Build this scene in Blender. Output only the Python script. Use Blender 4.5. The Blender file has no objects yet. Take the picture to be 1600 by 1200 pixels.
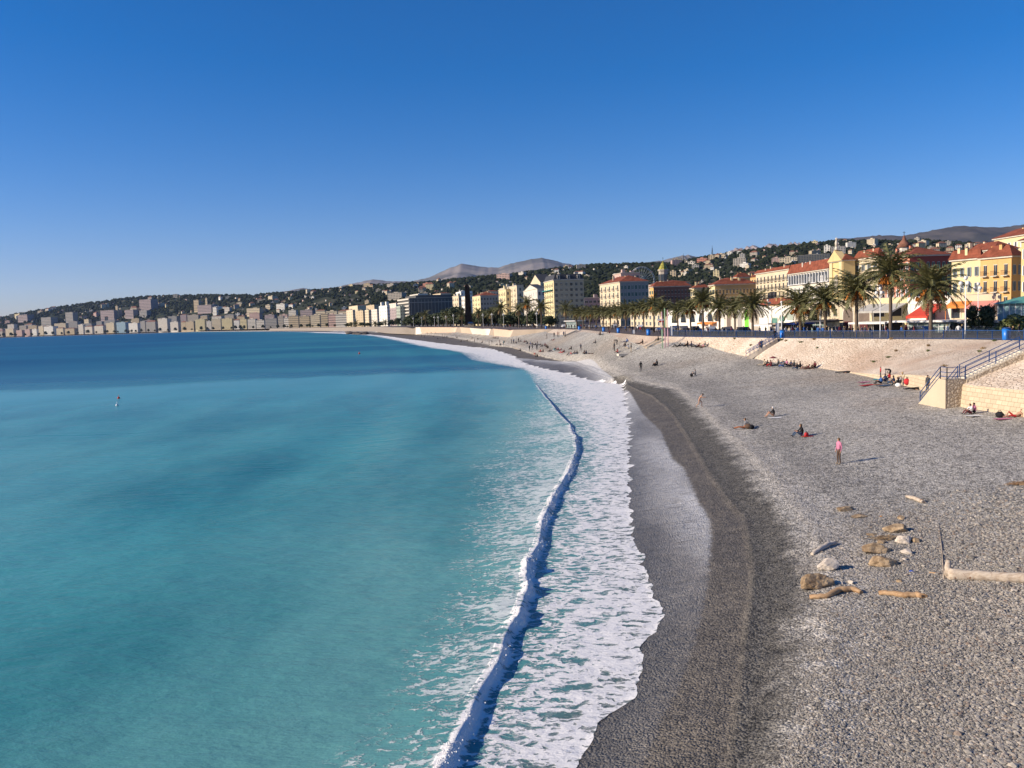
import bpy, math, random
import numpy as np
from mathutils import Vector, Matrix
from mathutils.bvhtree import BVHTree
R=random.Random(7); rng=np.random.default_rng(11)
SC=bpy.context.scene; COL=SC.collection
rad=math.radians
# ---------------------------------------------------------------- camera
F=1320.0; ROLL=rad(1.9); PITCH=math.atan(101.5*math.cos(ROLL)/F); CAMH=12.0
cam=bpy.data.cameras.new("camera"); co=bpy.data.objects.new("camera",cam); COL.objects.link(co)
cam.sensor_width=36; cam.lens=F/1600*36; cam.clip_start=0.5; cam.clip_end=90000
co.matrix_world=Matrix.Translation((0,0,CAMH))@Matrix.Rotation(rad(90)-PITCH,4,'X')@Matrix.Rotation(-ROLL,4,'Z')
SC.camera=co
SC.render.resolution_x=1024; SC.render.resolution_y=768
# ---------------------------------------------------------------- light
SUN_EL=rad(24); SAZ=(-0.985,-0.17)
sdir=Vector((SAZ[0]*math.cos(SUN_EL),SAZ[1]*math.cos(SUN_EL),math.sin(SUN_EL))).normalized()
w=bpy.data.worlds.new("World"); SC.world=w; w.use_nodes=True
nt=w.node_tree; bg=nt.nodes['Background']; sky=nt.nodes.new('ShaderNodeTexSky')
sky.sky_type='NISHITA'; sky.sun_disc=False; sky.sun_elevation=SUN_EL
sky.sun_rotation=math.atan2(SAZ[0],SAZ[1])%(2*math.pi)
sky.altitude=1500; sky.air_density=1.0; sky.dust_density=1.3; sky.ozone_density=2.6
hs=nt.nodes.new('ShaderNodeHueSaturation'); hs.inputs['Saturation'].default_value=1.5; hs.inputs['Value'].default_value=1.0
tn_=nt.nodes.new('ShaderNodeMix'); tn_.data_type='RGBA'; tn_.blend_type='MULTIPLY'; tn_.inputs[0].default_value=1; tn_.inputs[7].default_value=(.86,.76,.94,1)
nt.links.new(sky.outputs[0],hs.inputs['Color']); nt.links.new(hs.outputs[0],tn_.inputs[6]); nt.links.new(tn_.outputs[2],bg.inputs[0]); bg.inputs[1].default_value=0.105
sl=bpy.data.lights.new("sun",'SUN'); sl.energy=5.0; sl.angle=rad(0.5); sl.color=(1,0.87,0.70)
so=bpy.data.objects.new("sun",sl); COL.objects.link(so); so.rotation_euler=sdir.to_track_quat('Z','Y').to_euler()
SC.view_settings.view_transform='Standard'; SC.view_settings.look='None'
SC.view_settings.exposure=0.44; SC.view_settings.gamma=1.0
# ---------------------------------------------------------------- pixel (1600x1200) <-> world
cP,sP=math.cos(PITCH),math.sin(PITCH)
fwd=np.array([0,cP,-sP]); u0=np.array([0,sP,cP]); r0=np.array([1.,0,0])
rt=r0*math.cos(ROLL)-u0*math.sin(ROLL); upv=r0*math.sin(ROLL)+u0*math.cos(ROLL)
def ray(px,py): return fwd+rt*((px-800)/F)-upv*((py-600)/F)
def at(px,py,z): r=ray(px,py); t=(z-CAMH)/r[2]; return np.array([r[0]*t,r[1]*t,z])
def atd(px,py,Y): r=ray(px,py); t=Y/r[1]; return np.array([r[0]*t,Y,CAMH+r[2]*t])
def proj(p):
    v=np.asarray(p,float)-np.array([0,0,CAMH]); d=v@fwd
    return 800+F*(v@rt)/d, 600-F*(v@upv)/d
def hor(px): return 525.04-0.033172*px
# ---------------------------------------------------------------- object helpers
def lk(o,parent=None):
    COL.objects.link(o)
    if parent is not None: o.parent=parent
    return o
def tag(o,label=None,cat=None,group=None,kind=None):
    if label: o['label']=label
    if cat: o['category']=cat
    if group: o['group']=group
    if kind: o['kind']=kind
    return o
def thing(name,label,cat,loc=(0,0,0),rz=0,group=None):
    o=bpy.data.objects.new(name,None); o.location=loc; o.rotation_euler=(0,0,rz); o.empty_display_size=.3
    return tag(lk(o),label,cat,group)
def copy_tree(o,parent=None):
    c=o.copy(); lk(c,parent)
    for ch in o.children: copy_tree(ch,c)
    return c
def ordw(n):
    u=['','first','second','third','fourth','fifth','sixth','seventh','eighth','ninth','tenth','eleventh','twelfth','thirteenth','fourteenth','fifteenth','sixteenth','seventeenth','eighteenth','nineteenth']
    if n<20: return u[n]
    t_=['','','twenty','thirty','forty','fifty','sixty','seventy'][n//10]
    return (t_[:-1]+'ieth') if n%10==0 else t_+'-'+u[n%10]
class MB:
    def __init__(s): s.v=[];s.f=[];s.m=[];s.sm=[]
    def add(s,vs,fs,mi=0,smooth=False):
        b=len(s.v); s.v+= [tuple(map(float,v)) for v in vs]
        for f in fs: s.f.append([i+b for i in f]); s.m.append(mi); s.sm.append(smooth)
    def box(s,x0,x1,y0,y1,z0,z1,mi=0):
        s.add([(x0,y0,z0),(x1,y0,z0),(x1,y1,z0),(x0,y1,z0),(x0,y0,z1),(x1,y0,z1),(x1,y1,z1),(x0,y1,z1)],
              [(0,3,2,1),(4,5,6,7),(0,1,5,4),(1,2,6,5),(2,3,7,6),(3,0,4,7)],mi)
    def bar(s,a,b,wd,mi=0,h=None):
        a=Vector(a);b=Vector(b);d=(b-a).normalized(); h=h or wd
        up=Vector((0,0,1)) if abs(d.z)<.95 else Vector((1,0,0))
        x=d.cross(up).normalized()*wd/2; y=x.cross(d).normalized()*h/2
        vs=[a-x-y,a+x-y,a+x+y,a-x+y,b-x-y,b+x-y,b+x+y,b-x+y]
        s.add(vs,[(0,1,2,3),(7,6,5,4),(0,4,5,1),(1,5,6,2),(2,6,7,3),(3,7,4,0)],mi)
    def tube(s,pts,rs,n=8,mi=0,cap=True,sq=1.0):
        pts=[Vector(p) for p in pts]
        if not hasattr(rs,'__len__'): rs=[rs]*len(pts)
        b=len(s.v); ref=None
        for i,p in enumerate(pts):
            d=(pts[min(i+1,len(pts)-1)]-pts[max(i-1,0)]).normalized()
            if ref is None: ref=Vector((1,0,0)) if abs(d.x)<.9 else Vector((0,1,0))
            x=(ref-d*ref.dot(d)).normalized(); y=d.cross(x); ref=x
            for k in range(n):
                a=2*math.pi*k/n; s.v.append(tuple(p+x*math.cos(a)*rs[i]+y*math.sin(a)*rs[i]*sq))
        for i in range(len(pts)-1):
            for k in range(n):
                s.f.append([b+i*n+k,b+i*n+(k+1)%n,b+(i+1)*n+(k+1)%n,b+(i+1)*n+k]); s.m.append(mi); s.sm.append(True)
        if cap:
            s.f.append([b+k for k in range(n)][::-1]); s.m.append(mi); s.sm.append(False)
            s.f.append([b+(len(pts)-1)*n+k for k in range(n)]); s.m.append(mi); s.sm.append(False)
    def ball(s,c,r,mi=0,n=10,m=6,jit=0,rr=R):
        c=Vector(c); r=r if hasattr(r,'__len__') else (r,r,r); b=len(s.v)
        s.v.append(tuple(c+Vector((0,0,r[2]))))
        for i in range(1,m):
            th=math.pi*i/m
            for k in range(n):
                a=2*math.pi*k/n; q=1+rr.uniform(-jit,jit)
                s.v.append((c.x+r[0]*q*math.sin(th)*math.cos(a),c.y+r[1]*q*math.sin(th)*math.sin(a),c.z+r[2]*q*math.cos(th)))
        s.v.append(tuple(c-Vector((0,0,r[2])))); e=len(s.v)-1
        for k in range(n):
            s.f.append([b,b+1+k,b+1+(k+1)%n]); s.m.append(mi); s.sm.append(True)
            for i in range(m-2):
                s.f.append([b+1+i*n+k,b+1+(i+1)*n+k,b+1+(i+1)*n+(k+1)%n,b+1+i*n+(k+1)%n]); s.m.append(mi); s.sm.append(True)
            s.f.append([e,b+1+(m-2)*n+(k+1)%n,b+1+(m-2)*n+k]); s.m.append(mi); s.sm.append(True)
    def prism(s,poly,axis,a,b,mi=0):
        # poly of 2D points extruded along axis (0,1,2) from a to b
        def P(u,v,t): 
            return {0:(t,u,v),1:(u,t,v),2:(u,v,t)}[axis]
        n=len(poly); vs=[P(u,v,a) for u,v in poly]+[P(u,v,b) for u,v in poly]
        s.add(vs,[tuple(range(n))[::-1],tuple(range(n,2*n))]+[(i,(i+1)%n,(i+1)%n+n,i+n) for i in range(n)],mi)
    def mesh(s,name,mats):
        me=bpy.data.meshes.new(name); me.from_pydata(s.v,[],s.f)
        for m in (mats if isinstance(mats,(list,tuple)) else [mats]): me.materials.append(m)
        me.polygons.foreach_set('material_index',s.m); me.polygons.foreach_set('use_smooth',s.sm); me.update()
        import bmesh
        if len(s.f)<60000:
            b=bmesh.new(); b.from_mesh(me); bmesh.ops.recalc_face_normals(b,faces=b.faces); b.to_mesh(me); b.free()
        return me
    def build(s,name,mats,parent=None,loc=(0,0,0),rz=0):
        o=bpy.data.objects.new(name,s.mesh(name,mats)); o.location=loc; o.rotation_euler=(0,0,rz)
        return lk(o,parent)
def np_mesh(name,V,Q,mats,smooth=True,attrs=None,mi=None):
    me=bpy.data.meshes.new(name); V=np.asarray(V,np.float32); Q=np.asarray(Q,np.int32); k=Q.shape[1]
    me.vertices.add(len(V)); me.vertices.foreach_set('co',V.ravel())
    me.loops.add(Q.size); me.loops.foreach_set('vertex_index',Q.ravel())
    me.polygons.add(len(Q)); me.polygons.foreach_set('loop_start',np.arange(0,Q.size,k,dtype=np.int32))
    me.polygons.foreach_set('loop_total',np.full(len(Q),k,np.int32))
    me.polygons.foreach_set('use_smooth',np.full(len(Q),smooth))
    if mi is not None: me.polygons.foreach_set('material_index',np.asarray(mi,np.int32))
    for m in (mats if isinstance(mats,(list,tuple)) else [mats]): me.materials.append(m)
    for n,a in (attrs or {}).items():
        A=me.attributes.new(n,'FLOAT','POINT'); A.data.foreach_set('value',np.asarray(a,np.float32).ravel())
    me.update(calc_edges=True); me.validate(); return me
def grid_quads(nr,nc,flip=False):
    i=np.arange(nr-1)[:,None]*nc+np.arange(nc-1)[None]; q=np.stack([i,i+1,i+nc+1,i+nc],-1).reshape(-1,4)
    return q[:,::-1] if flip else q
# value noise in numpy
def vnoise(x,y,seed=0):
    xi=np.floor(x).astype(np.int64); yi=np.floor(y).astype(np.int64); xf=x-xi; yf=y-yi
    def h(a,b):
        n=(a*374761393+b*668265263+seed*1274126177)&0xffffffff
        n=((n^(n>>13))*1274126177)&0xffffffff; return ((n^(n>>16))&0xffff)/65535.0
    u=xf*xf*(3-2*xf); v=yf*yf*(3-2*yf)
    return (h(xi,yi)*(1-u)+h(xi+1,yi)*u)*(1-v)+(h(xi,yi+1)*(1-u)+h(xi+1,yi+1)*u)*v
def fbm(x,y,seed=0,o=4):
    s=0;a=.5;f=1
    for k in range(o): s=s+a*vnoise(x*f,y*f,seed+k); a*=.5; f*=2.03
    return s/(1-.5**o)
# ---------------------------------------------------------------- materials
class NT:
    def __init__(s,name):
        s.m=bpy.data.materials.new(name); s.m.use_nodes=True; s.t=s.m.node_tree
        s.b=s.t.nodes['Principled BSDF']
    def n(s,ty,ins=None,**kw):
        nd=s.t.nodes.new('ShaderNode'+ty)
        for k,v in kw.items(): setattr(nd,k,v)
        for k,v in (ins or {}).items():
            if isinstance(v,bpy.types.NodeSocket): s.t.links.new(v,nd.inputs[k])
            else:
                try: nd.inputs[k].default_value=v
                except Exception: nd.inputs[k].default_value=(*v,1)
        return nd
    def set(s,**kw):
        for k,v in kw.items():
            k=k.replace('_',' ')
            if isinstance(v,bpy.types.NodeSocket): s.t.links.new(v,s.b.inputs[k])
            elif k=='Base Color': s.b.inputs[k].default_value=(*v,1)
            else: s.b.inputs[k].default_value=v
    def math(s,op,a,b=0.0,c=0.0,clamp=False):
        return s.n('Math',{0:a,1:b,2:c},operation=op,use_clamp=clamp).outputs[0]
    def mix(s,f,a,b,blend='MIX'):
        nd=s.t.nodes.new('ShaderNodeMix'); nd.data_type='RGBA'; nd.blend_type=blend
        for k,v in ((0,f),(6,a),(7,b)):
            if isinstance(v,bpy.types.NodeSocket): s.t.links.new(v,nd.inputs[k])
            else: nd.inputs[k].default_value=v if k==0 else (*v[:3],1)
        return nd.outputs[2]
    def ss(s,v,a,b,lo=0.0,hi=1.0):
        return s.n('MapRange',{'Value':v,'From Min':a,'From Max':b,'To Min':lo,'To Max':hi},interpolation_type='SMOOTHSTEP').outputs[0]
    def attr(s,n): return s.n('Attribute',attribute_name=n).outputs['Fac']
    def pos(s): return s.n('NewGeometry').outputs['Position']
    def obj(s): return s.n('TexCoord').outputs['Object']
    def sc(s,v,x,y,z): return s.n('Vector' 'Math',{0:v,1:(x,y,z)},operation='MULTIPLY').outputs[0]
    def noise(s,v,scale,detail=4,rough=.55): return s.n('TexNoise',{'Vector':v,'Scale':scale,'Detail':detail,'Roughness':rough}).outputs['Fac']
    def bump(s,h,strength=.5,dist=.1,nrm=None):
        i={'Height':h,'Strength':strength,'Distance':dist}
        if nrm is not None: i['Normal']=nrm
        return s.n('Bump',i).outputs[0]
MATS={}
def mat(name,col,rough=.8,var=.12,scale=1.2,bump=0,metal=0,spec=.3):
    if name in MATS: return MATS[name]
    t=NT(name); v=t.obj(); n=t.noise(v,scale,5,.6)
    c=t.mix(t.ss(n,.3,.7),[x*(1-var) for x in col],[min(1,x*(1+var)) for x in col])
    t.set(Base_Color=c,Roughness=rough,Metallic=metal,Specular_IOR_Level=spec)
    if bump: t.set(Normal=t.bump(t.noise(v,scale*8,4),bump,.03))
    MATS[name]=t.m; return t.m
def wallmat(name,col,stain=.25):
    if name in MATS: return MATS[name]
    t=NT(name); v=t.obj()
    n=t.noise(v,.35,5,.6); st=t.noise(t.sc(v,1.2,1.2,.12),1.0,4,.6)
    c=t.mix(t.ss(n,.3,.75),[x*.93 for x in col],[min(1,x*1.05) for x in col])
    c=t.mix(t.ss(st,.52,.8,0,stain),c,[x*.45 for x in col])
    t.set(Base_Color=c,Roughness=.9,Specular_IOR_Level=.2); MATS[name]=t.m; return t.m
def roofmat(name,col):
    t=NT(name); v=t.obj()
    wv=t.n('TexWave',{'Vector':v,'Scale':1.6,'Distortion':.5},wave_type='BANDS',bands_direction='X').outputs['Fac']
    wy=t.n('TexWave',{'Vector':v,'Scale':1.1,'Distortion':1.0},wave_type='BANDS',bands_direction='Y').outputs['Fac']
    n=t.noise(v,.8,5,.65)
    c=t.mix(t.ss(n,.3,.7),[x*.65 for x in col],[x*1.2 for x in col])
    c=t.mix(t.math('MULTIPLY',t.math('MULTIPLY',wv,wy),.35),c,[x*.4 for x in col])
    t.set(Base_Color=c,Roughness=.9,Normal=t.bump(wv,.5,.05),Specular_IOR_Level=.2); MATS[name]=t.m; return t.m
M_tile=roofmat('terracotta_tile',(.25,.075,.042)); M_tile2=roofmat('faded_tile',(.26,.12,.08)); M_slate=mat('dark_slate',(.05,.05,.055),.7)
M_glass=mat('window_glass',(.03,.04,.05),.15,.3,2,spec=.6)
M_white=mat('white_paint',(.78,.77,.74),.6,.05); M_metal=mat('grey_metal',(.35,.36,.37),.45,.1,metal=.6); M_dark=mat('dark_metal',(.03,.03,.035),.5)
M_blue=mat('blue_paint',(.015,.06,.19),.4,.1,spec=.5); M_bin=mat('bin_blue',(.01,.16,.55),.4,.08,spec=.5)
M_green=mat('green_shutter',(.10,.22,.17),.7); M_wood=mat('brown_wood',(.22,.13,.08),.8)
# ================================================================ curves (world, from the survey pixels)
def curve(pts,z,extra=(),lo=(),smooth=3):
    P=[tuple(at(a,b,z)[:2][::-1]) for a,b in pts]+list(extra)+list(lo); P.sort()
    ys=np.array([p[0] for p in P]); xs=np.array([p[1] for p in P])
    g=np.concatenate([np.linspace(-400,14,40),np.geomspace(15,60000,1600)]); v=np.interp(g,ys,xs)
    k=np.ones(2*smooth+1)/(2*smooth+1); vp=np.pad(v[40:],smooth,mode='edge'); v[40:]=np.convolve(vp,k,'valid')
    return lambda y: np.interp(y,g,v)
FARS=[(2000,-520),(3000,-980),(4256,-1598),(5724,-3447),(6300,-5450),(6680,-9000),(6900,-14000),(60000,-14500)]
Xs=curve([(922,1142),(906,1200),(997,1075),(1010,1000),(1041,950),(1018,933),(1006,879),(985,817),(985,747),(985,710),(985,660),(978,625),(975,599),(947,597),(910,590),(885,582),(869,578.5),(847,575),(826,570),(798,554),(765,544),(735,541.5),(700,537.5),(670,533.5),(640,530),(605,525),(575,522.3),(548,519.8)],.12,FARS,[(18,-.6),(10,-2),(0,-4),(-60,-14),(-400,-120)],2)
X1=curve([(1000,1200),(1050,1090),(1085,1010),(1098,960),(1108,900),(1112,842),(1110,817),(1090,785),(1070,735),(1050,715),(1032,672),(1005,645),(985,612),(972,602)],.45,[(190,18.0),(260,1.6),(60000,-14480)],[(10,1),(-400,-110)])
X2=curve([(1140,1230),(1155,1100),(1165,1000),(1178,900),(1165,810),(1135,780),(1112,745),(1080,690),(1065,667),(1055,652),(1040,635),(1020,620),(987,605),(960,592.5),(900,568+4),(856,560),(835,555),(809,546.5),(795,543),(760,540)],.8,[(600,-48),(900,-118),(1200,-205)]+[(y,x+25) for y,x in FARS],[(10,3),(-400,-105)])
Xr=curve([(1215,1230),(1245,1150),(1262,1050),(1275,960),(1268,880),(1237,805),(1207,772),(1175,730),(1150,700),(1112,665),(1085,635),(1055,611),(1000,601-3),(950,582),(900,566),(869,561),(847.5,556),(821,549)],1.2,[(600,-46),(900,-116),(1200,-203)]+[(y,x+28) for y,x in FARS],[(10,5),(-400,-100)])
Xc=curve([(660,1230),(685,1192),(727,1117),(747,1067),(772,1033),(789,983),(812,940),(820,908),(816,883),(827,867),(847,808),(868,762),(885,735),(897,715),(900,680),(887,657),(870,640),(847,612)],.45,[(200,3.5),(256,-12),(320,-19),(475,-47),(745,-105),(1200,-250)]+[(y,x-30) for y,x in FARS],[(10,-4),(-400,-135)],4)
Xf=curve([(812,590),(800,576),(780,563),(750,559),(730,556),(705,552),(690,550),(655,545),(640,542),(600,531),(560,522.6)],.1,[(150,6.2),(120,6)]+[(y,x-25) for y,x in FARS],[(-400,-150)])
TP=[(-400,44),(20,45),(60,44.5),(72,43.5),(76,46),(82,52),(90,57),(94,58.7),(99,60.3),(108.9,57.9),(115,54),(122.7,49.8),(139.4,42.5),(150,38.2),(162,33.4),(166.7,31.8),(178,29),(230,27),(300,25),(335,15.5),(340,12.5),(356,-1),(425,-9),(432,-14),(600,-36),(610,-42),(755,-82),(765,-90),(900,-125),(1200,-190),(2000,-500),(3000,-950),(4400,-1640),(5750,-3370),(6400,-5400),(6800,-8900),(7000,-13900),(60000,-13900)]
ty=np.array([p[0] for p in TP],float); tx=np.array([p[1] for p in TP],float)
XT=lambda y: np.interp(y,ty,tx)
SP=[(-400,58),(60,61.5),(94,61.5),(108.9,57.9),(122.7,49.8),(139.4,42.5),(162,33.4),(178,29.5),(230,27),(300,23),(356,11),(430,-4),(600,-30),(765,-76),(900,-118),(1200,-185)]+TP[-9:]
_g=np.geomspace(1,61000,3000)-500; _v=np.interp(_g,[p[0] for p in SP],[p[1] for p in SP]); _v=np.convolve(np.pad(_v,6,mode='edge'),np.ones(13)/13,'valid')
XTs=lambda y: np.interp(y,_g,_v)          # smooth line of the promenade
def bp(px,py,Y): p=atd(px,py,Y); return (Y,p[0],p[2])
BP=[(-400,40,3.3),(20,40,3.3),(58,39,3.3),(63.5,38.7,3.3),(70.7,38,3.3),(75.6,38.6,3.3),(80,41,3.3),(90,42.6,3.3),(101,44.1,3.3),(111,44.6,3.4),(120,44,3.5),
 bp(1200,566,131),bp(1165,558,140),bp(1130,550,147),bp(1105,542,153),bp(1050,540,161),bp(1025,541,165),bp(1000,548,168),bp(970,541,178),bp(940,530,200),bp(905,522,260),bp(870,524,310),bp(850,522.5,325),bp(844,519,341),bp(797,526.5,353),bp(774,524.5,418),bp(764,523.5,425),bp(722,519.6,590),bp(712,519,602),bp(660,520.5,745),bp(650,522,757),(900,-130,1.6),(1200,-195,1.6)]+[(y,x-4,1.6) for y,x in TP[-9:]]
by=np.array([p[0] for p in BP]);bx=np.array([p[1] for p in BP]);bz=np.array([p[2] for p in BP])
XB=lambda y: np.interp(y,by,bx); ZB=lambda y: np.interp(y,by,bz)
def beach_z(x,y):
    x=np.asarray(x,float); y=np.asarray(y,float); s,a,b,c,d=Xs(y),X2(y),Xr(y),XB(y),ZB(y)
    a=np.maximum(a,s+.5); b=np.maximum(b,a+.3); c=np.maximum(c,b+.5); zr=np.minimum(1.35,.45*d)
    z=np.where(x<s,(x-s)*.12,0)
    z=np.where((x>=s)&(x<a),.58*zr*np.clip((x-s)/(a-s),0,1),z)
    t=np.clip((x-a)/(b-a),0,1); z=np.where((x>=a)&(x<b),zr*(.66+.34*t*t*(3-2*t)),z)
    t=np.clip((x-b)/(c-b),0,1.3); z=np.where(x>=b,zr+(d-zr)*t,z)
    amp=np.clip((x-s)/3,0,1)*np.clip((c-x)/4+.15,0,1)
    rid=.10*np.exp(-((x-b-.6)/.7)**2)*(y<160)
    return z+amp*(.30*(fbm(x/9,y/9,5,3)-.5)+.10*(fbm(x/1.6,y/1.6,9,3)-.5))+rid
# ================================================================ beach
t=NT('shingle'); P=t.pos(); s0,e1,e2,e3=[t.attr(k) for k in('s0','e1','e2','e3')]
nz=t.noise(P,.55,4); nf=t.noise(P,2.6,3); wob=t.math('MULTIPLY_ADD',nz,1.6,-.8); wob2=t.math('MULTIPLY_ADD',nf,.5,-.25)
vo=t.n('TexVoronoi',{'Vector':P,'Scale':13.0,'Randomness':1.0}); vd=vo.outputs['Distance']
rnd=t.n('SeparateColor',{0:vo.outputs['Color']}).outputs[0]
vo2=t.n('TexVoronoi',{'Vector':P,'Scale':4.2}); rnd2=t.n('SeparateColor',{0:vo2.outputs['Color']}).outputs[1]
vo3=t.n('TexVoronoi',{'Vector':P,'Scale':1.9}); rnd3=t.n('SeparateColor',{0:vo3.outputs['Color']}).outputs[2]
big=t.noise(P,.09,5,.6)
dry=t.mix(t.ss(big,.35,.65),(.305,.284,.25),(.405,.378,.332))
dry=t.mix(t.ss(t.noise(P,.03,3),.5,.68,0,.55),dry,(.36,.28,.20))
band=t.math('ADD',e3,wob)
c=t.mix(t.math('MULTIPLY',t.ss(band,-.2,.5),t.ss(band,2.2,.9,0,.7)),dry,(.43,.39,.33))
c=t.mix(t.math('MULTIPLY',t.ss(band,1.8,3.0),t.ss(band,9,4,0,.45)),c,(.17,.16,.145))
dm=t.ss(t.math('ADD',e3,t.math('MULTIPLY_ADD',nz,3.0,-1.5)),.2,-1.2)
c=t.mix(dm,c,(.098,.09,.077))
wetf=t.ss(t.math('ADD',e2,t.math('MULTIPLY',wob2,1.5)),.22,-.22)
c=t.mix(wetf,c,t.mix(t.ss(nz,.35,.65),(.112,.097,.078),(.142,.122,.096)))
c=t.mix(t.ss(s0,2.2,.2,0,.65),c,(.06,.055,.048))
sp=t.math('ADD',t.math('MULTIPLY',rnd,1.3),t.math('ADD',t.math('MULTIPLY',rnd2,.6),t.math('MULTIPLY',rnd3,.22)))
amp=t.math('MULTIPLY_ADD',wetf,-.35,1.0)
gain=t.math('MULTIPLY_ADD',t.math('SUBTRACT',sp,1.06),amp,1.0)
gain=t.math('MINIMUM',t.math('MAXIMUM',gain,.28),1.7)
cc=t.n('VectorMath',{0:c,3:gain},operation='SCALE').outputs[0]
# thin draining foam behind the last wave, wet sheen lightened into its colour
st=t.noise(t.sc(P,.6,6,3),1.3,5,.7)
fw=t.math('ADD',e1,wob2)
film_sheen=t.math('MULTIPLY',t.math('MULTIPLY',t.ss(fw,.18,-.25),t.ss(fw,-4.5,-.05,.18,1.0)),t.ss(st,.30,.60,.15,1.0))
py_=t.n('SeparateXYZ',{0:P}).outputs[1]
film_sheen=t.math('MULTIPLY',film_sheen,t.math('MULTIPLY',t.ss(py_,27,46,.10,1.0),t.ss(t.noise(t.sc(P,1,.25,1),.16,2),.30,.55,.35,1.0)))
cc=t.mix(film_sheen,cc,(.58,.565,.54))
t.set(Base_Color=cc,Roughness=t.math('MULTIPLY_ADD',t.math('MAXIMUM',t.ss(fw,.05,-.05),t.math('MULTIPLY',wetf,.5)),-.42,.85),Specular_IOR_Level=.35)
b1=t.bump(t.math('MULTIPLY',vd,-1),.9,.06); b2=t.bump(t.noise(P,2.2,4,.7),.6,.22,b1); t.set(Normal=b2); M_beach=t.m
rows=np.concatenate([np.linspace(-400,5,30),np.arange(8,16,1.0),np.geomspace(16,420,720),np.geomspace(424,1300,200),np.geomspace(1320,60000,120)])
def seg(a,b,n,e=False): return a+(b-a)*np.linspace(0,1,n,endpoint=e)[None,:]
Y=rows[:,None]; s=Xs(Y);a1=np.clip(X1(Y),s+.3,None);a2=np.maximum(X2(Y),s+.5);b=np.maximum(Xr(Y),a2+.3);c_=np.maximum(XB(Y),b+.5)
XX=np.concatenate([seg(s-2,s,6),seg(s,a2,26),seg(a2,b,20),seg(b,b+.25*(c_-b),24),seg(b+.25*(c_-b),c_,44),seg(c_,c_+1.5,3,True)],1); YY=np.broadcast_to(Y,XX.shape)
ZZ=beach_z(XX,YY)
V=np.stack([XX,YY,ZZ],-1).reshape(-1,3)
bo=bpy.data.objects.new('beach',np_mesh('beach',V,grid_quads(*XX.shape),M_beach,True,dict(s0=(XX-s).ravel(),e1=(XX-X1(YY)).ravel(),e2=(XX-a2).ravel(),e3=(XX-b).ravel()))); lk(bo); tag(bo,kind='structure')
# ================================================================ sea
t=NT('sea_water'); P=t.pos(); fo=t.attr('foam'); dd=t.attr('off'); yw=t.n('SeparateXYZ',{0:P})
xx,yy=yw.outputs[0],yw.outputs[1]
mur=t.noise(t.n('VectorRotate',{'Vector':t.sc(P,1.25,.5,1),'Angle':.5},rotation_type='Z_AXIS').outputs[0],.06,6,.62); mur2=t.noise(t.sc(P,1.1,.5,1),.02,4,.55)
near=t.mix(t.ss(mur,.28,.68),(.016,.175,.20),(.060,.31,.325))
near=t.mix(t.math('MULTIPLY',t.ss(mur2,.5,.7,0,.5),1),near,(.15,.45,.45))
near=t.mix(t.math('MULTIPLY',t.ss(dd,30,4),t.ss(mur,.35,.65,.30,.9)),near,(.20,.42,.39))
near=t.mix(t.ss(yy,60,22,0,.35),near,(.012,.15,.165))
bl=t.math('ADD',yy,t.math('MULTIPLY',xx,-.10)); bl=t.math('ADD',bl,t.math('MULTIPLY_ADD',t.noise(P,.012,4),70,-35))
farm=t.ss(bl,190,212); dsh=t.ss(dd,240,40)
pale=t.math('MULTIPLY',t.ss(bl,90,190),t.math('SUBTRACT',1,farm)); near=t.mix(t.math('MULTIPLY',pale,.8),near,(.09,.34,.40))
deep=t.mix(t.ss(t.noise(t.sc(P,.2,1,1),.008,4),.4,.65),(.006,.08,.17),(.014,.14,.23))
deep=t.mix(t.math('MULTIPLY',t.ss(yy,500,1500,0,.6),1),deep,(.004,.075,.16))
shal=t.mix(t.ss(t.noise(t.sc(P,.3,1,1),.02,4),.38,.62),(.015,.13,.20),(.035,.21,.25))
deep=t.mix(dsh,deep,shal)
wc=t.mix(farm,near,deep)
# foam lace
q=t.n('VectorMath',{0:P,1:t.n('VectorMath',{0:t.n('TexNoise',{'Vector':P,'Scale':1.3,'Detail':4}).outputs['Color'],3:1.3},operation='SCALE').outputs[0]},operation='ADD').outputs[0]
q=t.sc(q,.60,1.65,1)
v1=t.n('TexVoronoi',{'Vector':q,'Scale':1.15},feature='DISTANCE_TO_EDGE').outputs['Distance']
v2=t.n('TexVoronoi',{'Vector':q,'Scale':3.1},feature='DISTANCE_TO_EDGE').outputs['Distance']
n3=t.noise(t.sc(P,1,2,1),2.2,6,.7)
h=t.math('ADD',t.math('MULTIPLY',v1,.9),t.math('ADD',t.math('MULTIPLY',v2,.55),t.math('MULTIPLY_ADD',n3,.9,-.45)))
dn=t.math('ADD',fo,t.math('MULTIPLY_ADD',t.noise(t.sc(P,.7,1.3,1),.35,3),.5,-.25))
fm=t.ss(t.math('SUBTRACT',t.math('MULTIPLY',dn,.62),h),-.03,.05)
thin=t.ss(t.math('SUBTRACT',t.math('MULTIPLY',dn,.80),h),-.10,.12)
fm=t.math('MAXIMUM',fm,t.math('MULTIPLY',thin,.38))
fm=t.math('MULTIPLY',t.math('MULTIPLY',fm,t.ss(fo,.02,.10)),t.attr('opac'))
under=t.ss(fo,.1,.6,0,.45)     # aerated water round the foam is paler
wc=t.mix(under,wc,(.13,.24,.25))
wc=t.mix(t.ss(dd,3.0,.2,0,.75),wc,(.09,.10,.09))
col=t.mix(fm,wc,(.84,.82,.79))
t.set(Base_Color=col,Roughness=t.math('ADD',t.math('MULTIPLY',fm,.5),t.ss(yy,30,400,.17,.38)),IOR=1.16,Specular_IOR_Level=.5)
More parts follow.
